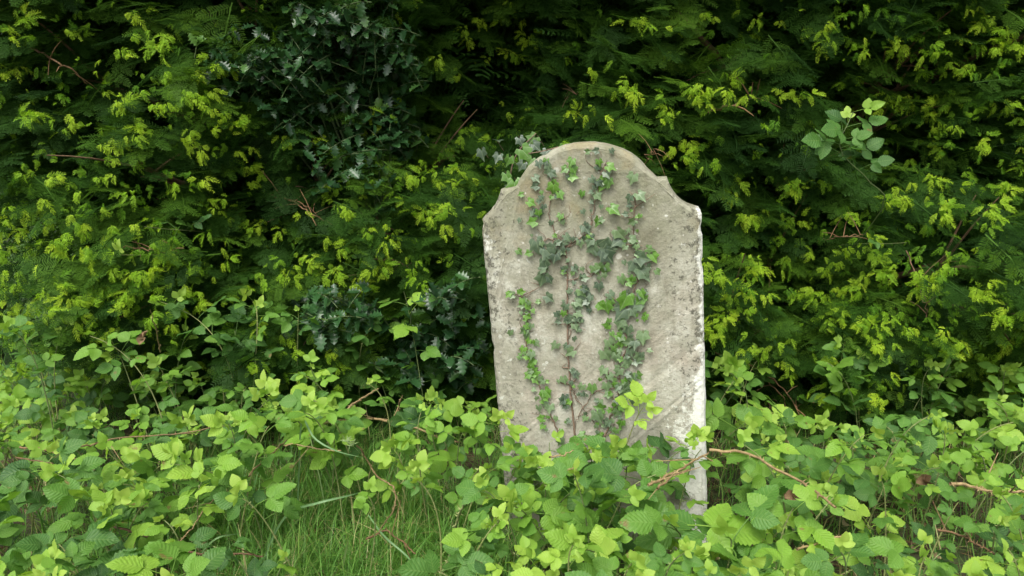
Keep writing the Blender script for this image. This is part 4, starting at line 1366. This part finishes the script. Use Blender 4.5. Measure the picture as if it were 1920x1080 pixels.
# ------------------------------------------------------------------ grass
def grass_patch():
    a = Acc()
    n = 46000
    x = np.concatenate([br.uniform(-2.6, 2.4, n // 2), br.normal(-0.52, 0.34, n - n // 2)])
    y = np.concatenate([br.uniform(0.9, 3.2, n // 2), br.normal(2.02, 0.36, n - n // 2)])
    keep = (np.sin(x * 9 + 3) * np.sin(y * 8 + x * 3) + br.normal(0, .5, n) > -0.35) & (y > 0.85)
    ins = (np.abs(x - 0.28) < 0.36) & (np.abs(y - 2.05) < 0.1)
    bare = (((x + 0.22) / 0.15) ** 2 + ((y - 2.5) / 0.22) ** 2 < 1) | (((x + 0.58) / 0.22) ** 2 + ((y - 3.05) / 0.25) ** 2 < 1)
    keep &= ~ins & ~(bare & (br.random(n) < 0.9))
    x, y = x[keep], y[keep]
    n = len(x)
    L = br.uniform(0.06, 0.24, n)
    w = br.uniform(0.0008, 0.0021, n) * np.where(br.random(n) < 0.10, 2.0, 1.0)
    az = br.uniform(0, 2 * pi, n)
    lean = br.uniform(0.2, 1.5, n)
    ts = np.array([0, .35, .7, 1.0])
    hx, hy = np.cos(az), np.sin(az)
    V = []
    wdir = np.stack([-np.sin(az + br.normal(0, .5, n)), np.cos(az), np.zeros(n)], -1)
    z0 = ground_z(x, y)
    for t in ts:
        c = np.stack([x + hx * L * lean * t * t * 0.8, y + hy * L * lean * t * t * 0.8, z0 - 0.005 + L * (t - 0.42 * lean * t * t)], -1)
        ww = (w * (1 - t ** 2 * 0.93))[:, None] * wdir
        V += [c - ww, c + ww]
    V = np.stack(V, 1)
    off = (np.arange(n) * 8)[:, None, None]
    f = np.array([[0, 1, 3, 2], [2, 3, 5, 4], [4, 5, 7, 6]])[None] + off
    dry = br.random(n) < 0.09
    tint = np.where(dry, 1.0, br.uniform(0, 0.85, n))
    a.add(V.reshape(-1, 3), f.reshape(-1, 4), np.repeat(tint, 8))
    o = a.build('grass', M['grass'])
    tag(o, 'rough green grass in the clearing and beneath the brambles', 'grass', kind='stuff')
    # meadow grass beyond the left end of the yew
    a = Acc()
    n = 9000
    x, y = br.uniform(-7, -1.9, n), br.uniform(2.4, 9, n)
    L = br.uniform(0.1, 0.35, n)
    az = br.uniform(0, 2 * pi, n)
    V = []
    wdir = np.stack([np.cos(az), np.sin(az) * .4, np.zeros(n)], -1)
    for t in (0, .5, 1.0):
        c = np.stack([x + np.cos(az) * L * t * t * .5, y + np.sin(az) * L * t * t * .5, L * (t - .3 * t * t)], -1)
        ww = (0.004 * (1 - .9 * t)) * wdir
        V += [c - ww, c + ww]
    f = np.array([[0, 1, 3, 2], [2, 3, 5, 4]])[None] + (np.arange(n) * 6)[:, None, None]
    a.add(np.stack(V, 1).reshape(-1, 3), f.reshape(-1, 4), np.repeat(br.uniform(.3, .95, n), 6))
    o = a.build('grass', M['grass'])
    tag(o, 'pale meadow grass beyond the left end of the yew', 'grass', kind='stuff')


grass_patch()


def stalk(label, poly, w, hs, tn, head=False):
    P = spline(np.array([at_z(px, py, h) for (px, py), h in zip(poly, hs)]), 22)
    n = len(P)
    base = P[0].copy()
    tan = unit(np.gradient(P, axis=0))
    side = unit(np.cross(tan, np.array([0.1, -0.8, 0.6])))
    ww = 0.62 * w * np.sin(np.linspace(0.35, pi - 0.05, n)) ** 0.6
    ctr = P - np.cross(side, tan) * w * 0.35
    V = np.stack([P - side * ww[:, None], ctr, P + side * ww[:, None]], 1).reshape(-1, 3)
    i = np.arange(n - 1)[:, None] * 3
    j = np.array([[0, 1]])
    f = np.stack([i + j, i + j + 1, i + 4 + j, i + 3 + j], -1).reshape(-1, 4)
    a = Acc()
    a.add(V, f, tn)
    if head:
        for k in range(26):
            p = P[-1 - k % 6]
            d = unit(np.array([br.normal(0, .8), br.normal(0, .5), br.normal(0.5, .6)]))
            v, ff, uv = tube(np.array([p, p + d * .012, p + d * .02]), [.0006, .0016, .0003], 4)
            a.add(v, ff, 1.0, uv)
    o = a.build('grass_stalk', M['stalk'], origin=base)
    o.location = base
    tag(o, label, 'grass blade', 'tall grass blades in the clearing')


stalk('grey-green blade bending right above the grass clearing', [(555, 1010), (560, 900), (566, 790), (590, 822), (630, 845), (680, 858)], .0042, [.02, .2, .42, .40, .37, .34], .1)
stalk('long pale blade arching over the left of the clearing', [(495, 1050), (515, 1000), (545, 960), (600, 942), (650, 930), (680, 922)], .005, [.1, .18, .26, .30, .30, .28], .1)
stalk('upright yellow-green stem through the grass clearing', [(618, 1000), (600, 900), (588, 850), (575, 790), (566, 755)], .003, [.02, .18, .26, .36, .42], .8)
stalk('pale straw blade standing at the bottom of the clearing', [(640, 1080), (646, 1045), (653, 1010)], .0045, [.05, .12, .2], 1.0)
stalk('dull broad blade falling right at the clearing bottom', [(690, 965), (720, 1005), (760, 1040), (790, 1075)], .004, [.2, .18, .15, .1], .1)
stalk('seeding grass stem leaning left beside the level tan cane', [(720, 905), (690, 870), (668, 842), (648, 826)], .0014, [.1, .22, .32, .4], .9, True)
stalk('short upright seeding grass before the headstone left corner', [(935, 1075), (940, 1030), (945, 985)], .0018, [.05, .16, .27], .9, True)
stalk('thin seeding grass stem left of the short seeding one', [(915, 1070), (918, 1030), (912, 995)], .0018, [.05, .15, .24], .9, True)
stalk('long arching blade at the clearing bottom left', [(358, 1080), (372, 1045), (405, 1010), (450, 1000)], .0038, [.06, .16, .24, .22], .2)

# ------------------------------------------------------------------ litter of fallen needles, twigs and leaves
a = Acc()
n = 5200
x, y = br.uniform(-2.2, 2.2, n), br.uniform(1.1, 3.4, n)
z = ground_z(x, y) + br.uniform(0.002, 0.035, n)
az = br.uniform(0, 2 * pi, n)
L = br.uniform(0.02, 0.12, n)
for i in range(n):
    d = np.array([cos(az[i]), sin(az[i]), br.normal(0, .15)]) * L[i]
    p = np.array([x[i], y[i], z[i]])
    v, f, uv = tube(np.array([p, p + d]), [0.0014, 0.0006], 3)
    a.add(v, f, br.uniform(.2, .7), uv)
o = a.build('litter', M['redcane'])
tag(o, 'reddish brown fallen needles and twigs on the ground', 'litter', kind='stuff')
a = Acc()
for i in range(420):
    p = np.array([br.uniform(-1.8, 1.9), br.uniform(1.15, 2.9), 0.0])
    p[2] = ground_z(p[0], p[1]) + br.uniform(.005, .03)
    lf = bramble_leaflet(br, 0.38)
    v = lf[0].copy()
    v[:, 2] += br.uniform(.2, 1.0) * v[:, 0] ** 2 * 2
    a.inst((v, lf[1], lf[2]), frames(np.array([[br.normal(), br.normal(), .1]]), np.array([[br.normal(0, .4), br.normal(-.3, .4), 1.0]])), p[None], [br.uniform(.025, .05)], [br.uniform(0, .9)])
o = a.build('litter', M['deadleaf'])
tag(o, 'scattered withered brown leaves on the soil', 'litter', kind='stuff')

def pale_shrub(c, rx_, h, label, rs):
    r = np.random.default_rng(rs)
    root = empty('shrub', c, label, 'shrub')
    c = np.array(c, float)
    st, lf = Acc(), Acc()
    for i in range(70):
        a_ = r.uniform(0, 2 * pi)
        e = c + [cos(a_) * rx_ * r.uniform(.2, 1), sin(a_) * rx_ * r.uniform(.2, 1), h * r.uniform(.35, 1)]
        P = bez(c + [r.normal(0, .08), r.normal(0, .08), 0], c + (e - c) * [.3, .3, .8], e, 9)
        v, f, uv = tube(P, np.linspace(.008, .002, 9), 4)
        st.add(v, f, .5, uv)
        for k in range(26):
            q = P[3 + k % 6] + r.normal(0, .05, 3)
            d = np.array([r.normal(), r.normal() - .3, r.normal(0.1, .6)])
            lf.inst(LEAFLETS[r.integers(6)], frames(d[None], np.array([[r.normal(0, .4), -.3, 1.0]])), q[None], [r.uniform(.035, .07)], [r.uniform(.45, 1)])
    st.build('stem', M['greenstem'], root, origin=c)
    lf.build('leaves', M['bramble'], root, origin=c)


LEAFLETS = [bramble_leaflet(br, 0.3) for _ in range(6)]
pale_shrub((-3.0, 3.9, 0), 0.75, 1.25, 'pale green shrub in the open beyond the left end of the yew', 91)
pale_shrub((-3.9, 5.2, 0), 1.0, 1.7, 'farther light green shrub in the meadow at the far left edge', 92)

# ------------------------------------------------------------------ light
w = bpy.data.worlds.new('World')
scene.world = w
w.use_nodes = True
nt = w.node_tree
nt.nodes.clear()
sky = nt.nodes.new('ShaderNodeTexSky')
sky.sky_type = 'NISHITA'
sky.sun_disc = False
SUN_EL, SUN_AZ = radians(55), radians(200)        # azimuth clockwise from +Y
sky.sun_elevation = SUN_EL
sky.sun_rotation = SUN_AZ
sky.air_density = 1.0
sky.dust_density = 4.0
sky.ozone_density = 1.0
hs = nt.nodes.new('ShaderNodeHueSaturation')
hs.inputs['Saturation'].default_value = 0.30
bg = nt.nodes.new('ShaderNodeBackground')
bg.inputs['Strength'].default_value = 0.15
wo = nt.nodes.new('ShaderNodeOutputWorld')
nt.links.new(sky.outputs[0], hs.inputs['Color'])
nt.links.new(hs.outputs[0], bg.inputs['Color'])
nt.links.new(bg.outputs[0], wo.inputs['Surface'])
sd = bpy.data.lights.new('sun', 'SUN')
sd.energy = 1.5
sd.angle = radians(30)
sd.color = (1.0, 0.96, 0.88)
so = bpy.data.objects.new('sun', sd)
COL.objects.link(so)
dirv = np.array([sin(SUN_AZ) * cos(SUN_EL), cos(SUN_AZ) * cos(SUN_EL), sin(SUN_EL)])
from mathutils import Vector
so.rotation_euler = Vector(dirv.tolist()).to_track_quat('Z', 'Y').to_euler()
so.location = (dirv * 20).tolist()

scene.view_settings.view_transform = 'Standard'
scene.view_settings.look = 'None'
scene.view_settings.exposure = 1.05
scene.view_settings.gamma = 1.0
scene.view_settings.use_curve_mapping = False
cy = scene.cycles
cy.max_bounces = 6
cy.diffuse_bounces = 3
cy.glossy_bounces = 2
cy.transmission_bounces = 4
cy.use_denoising = True
cy.filter_width = 1.45
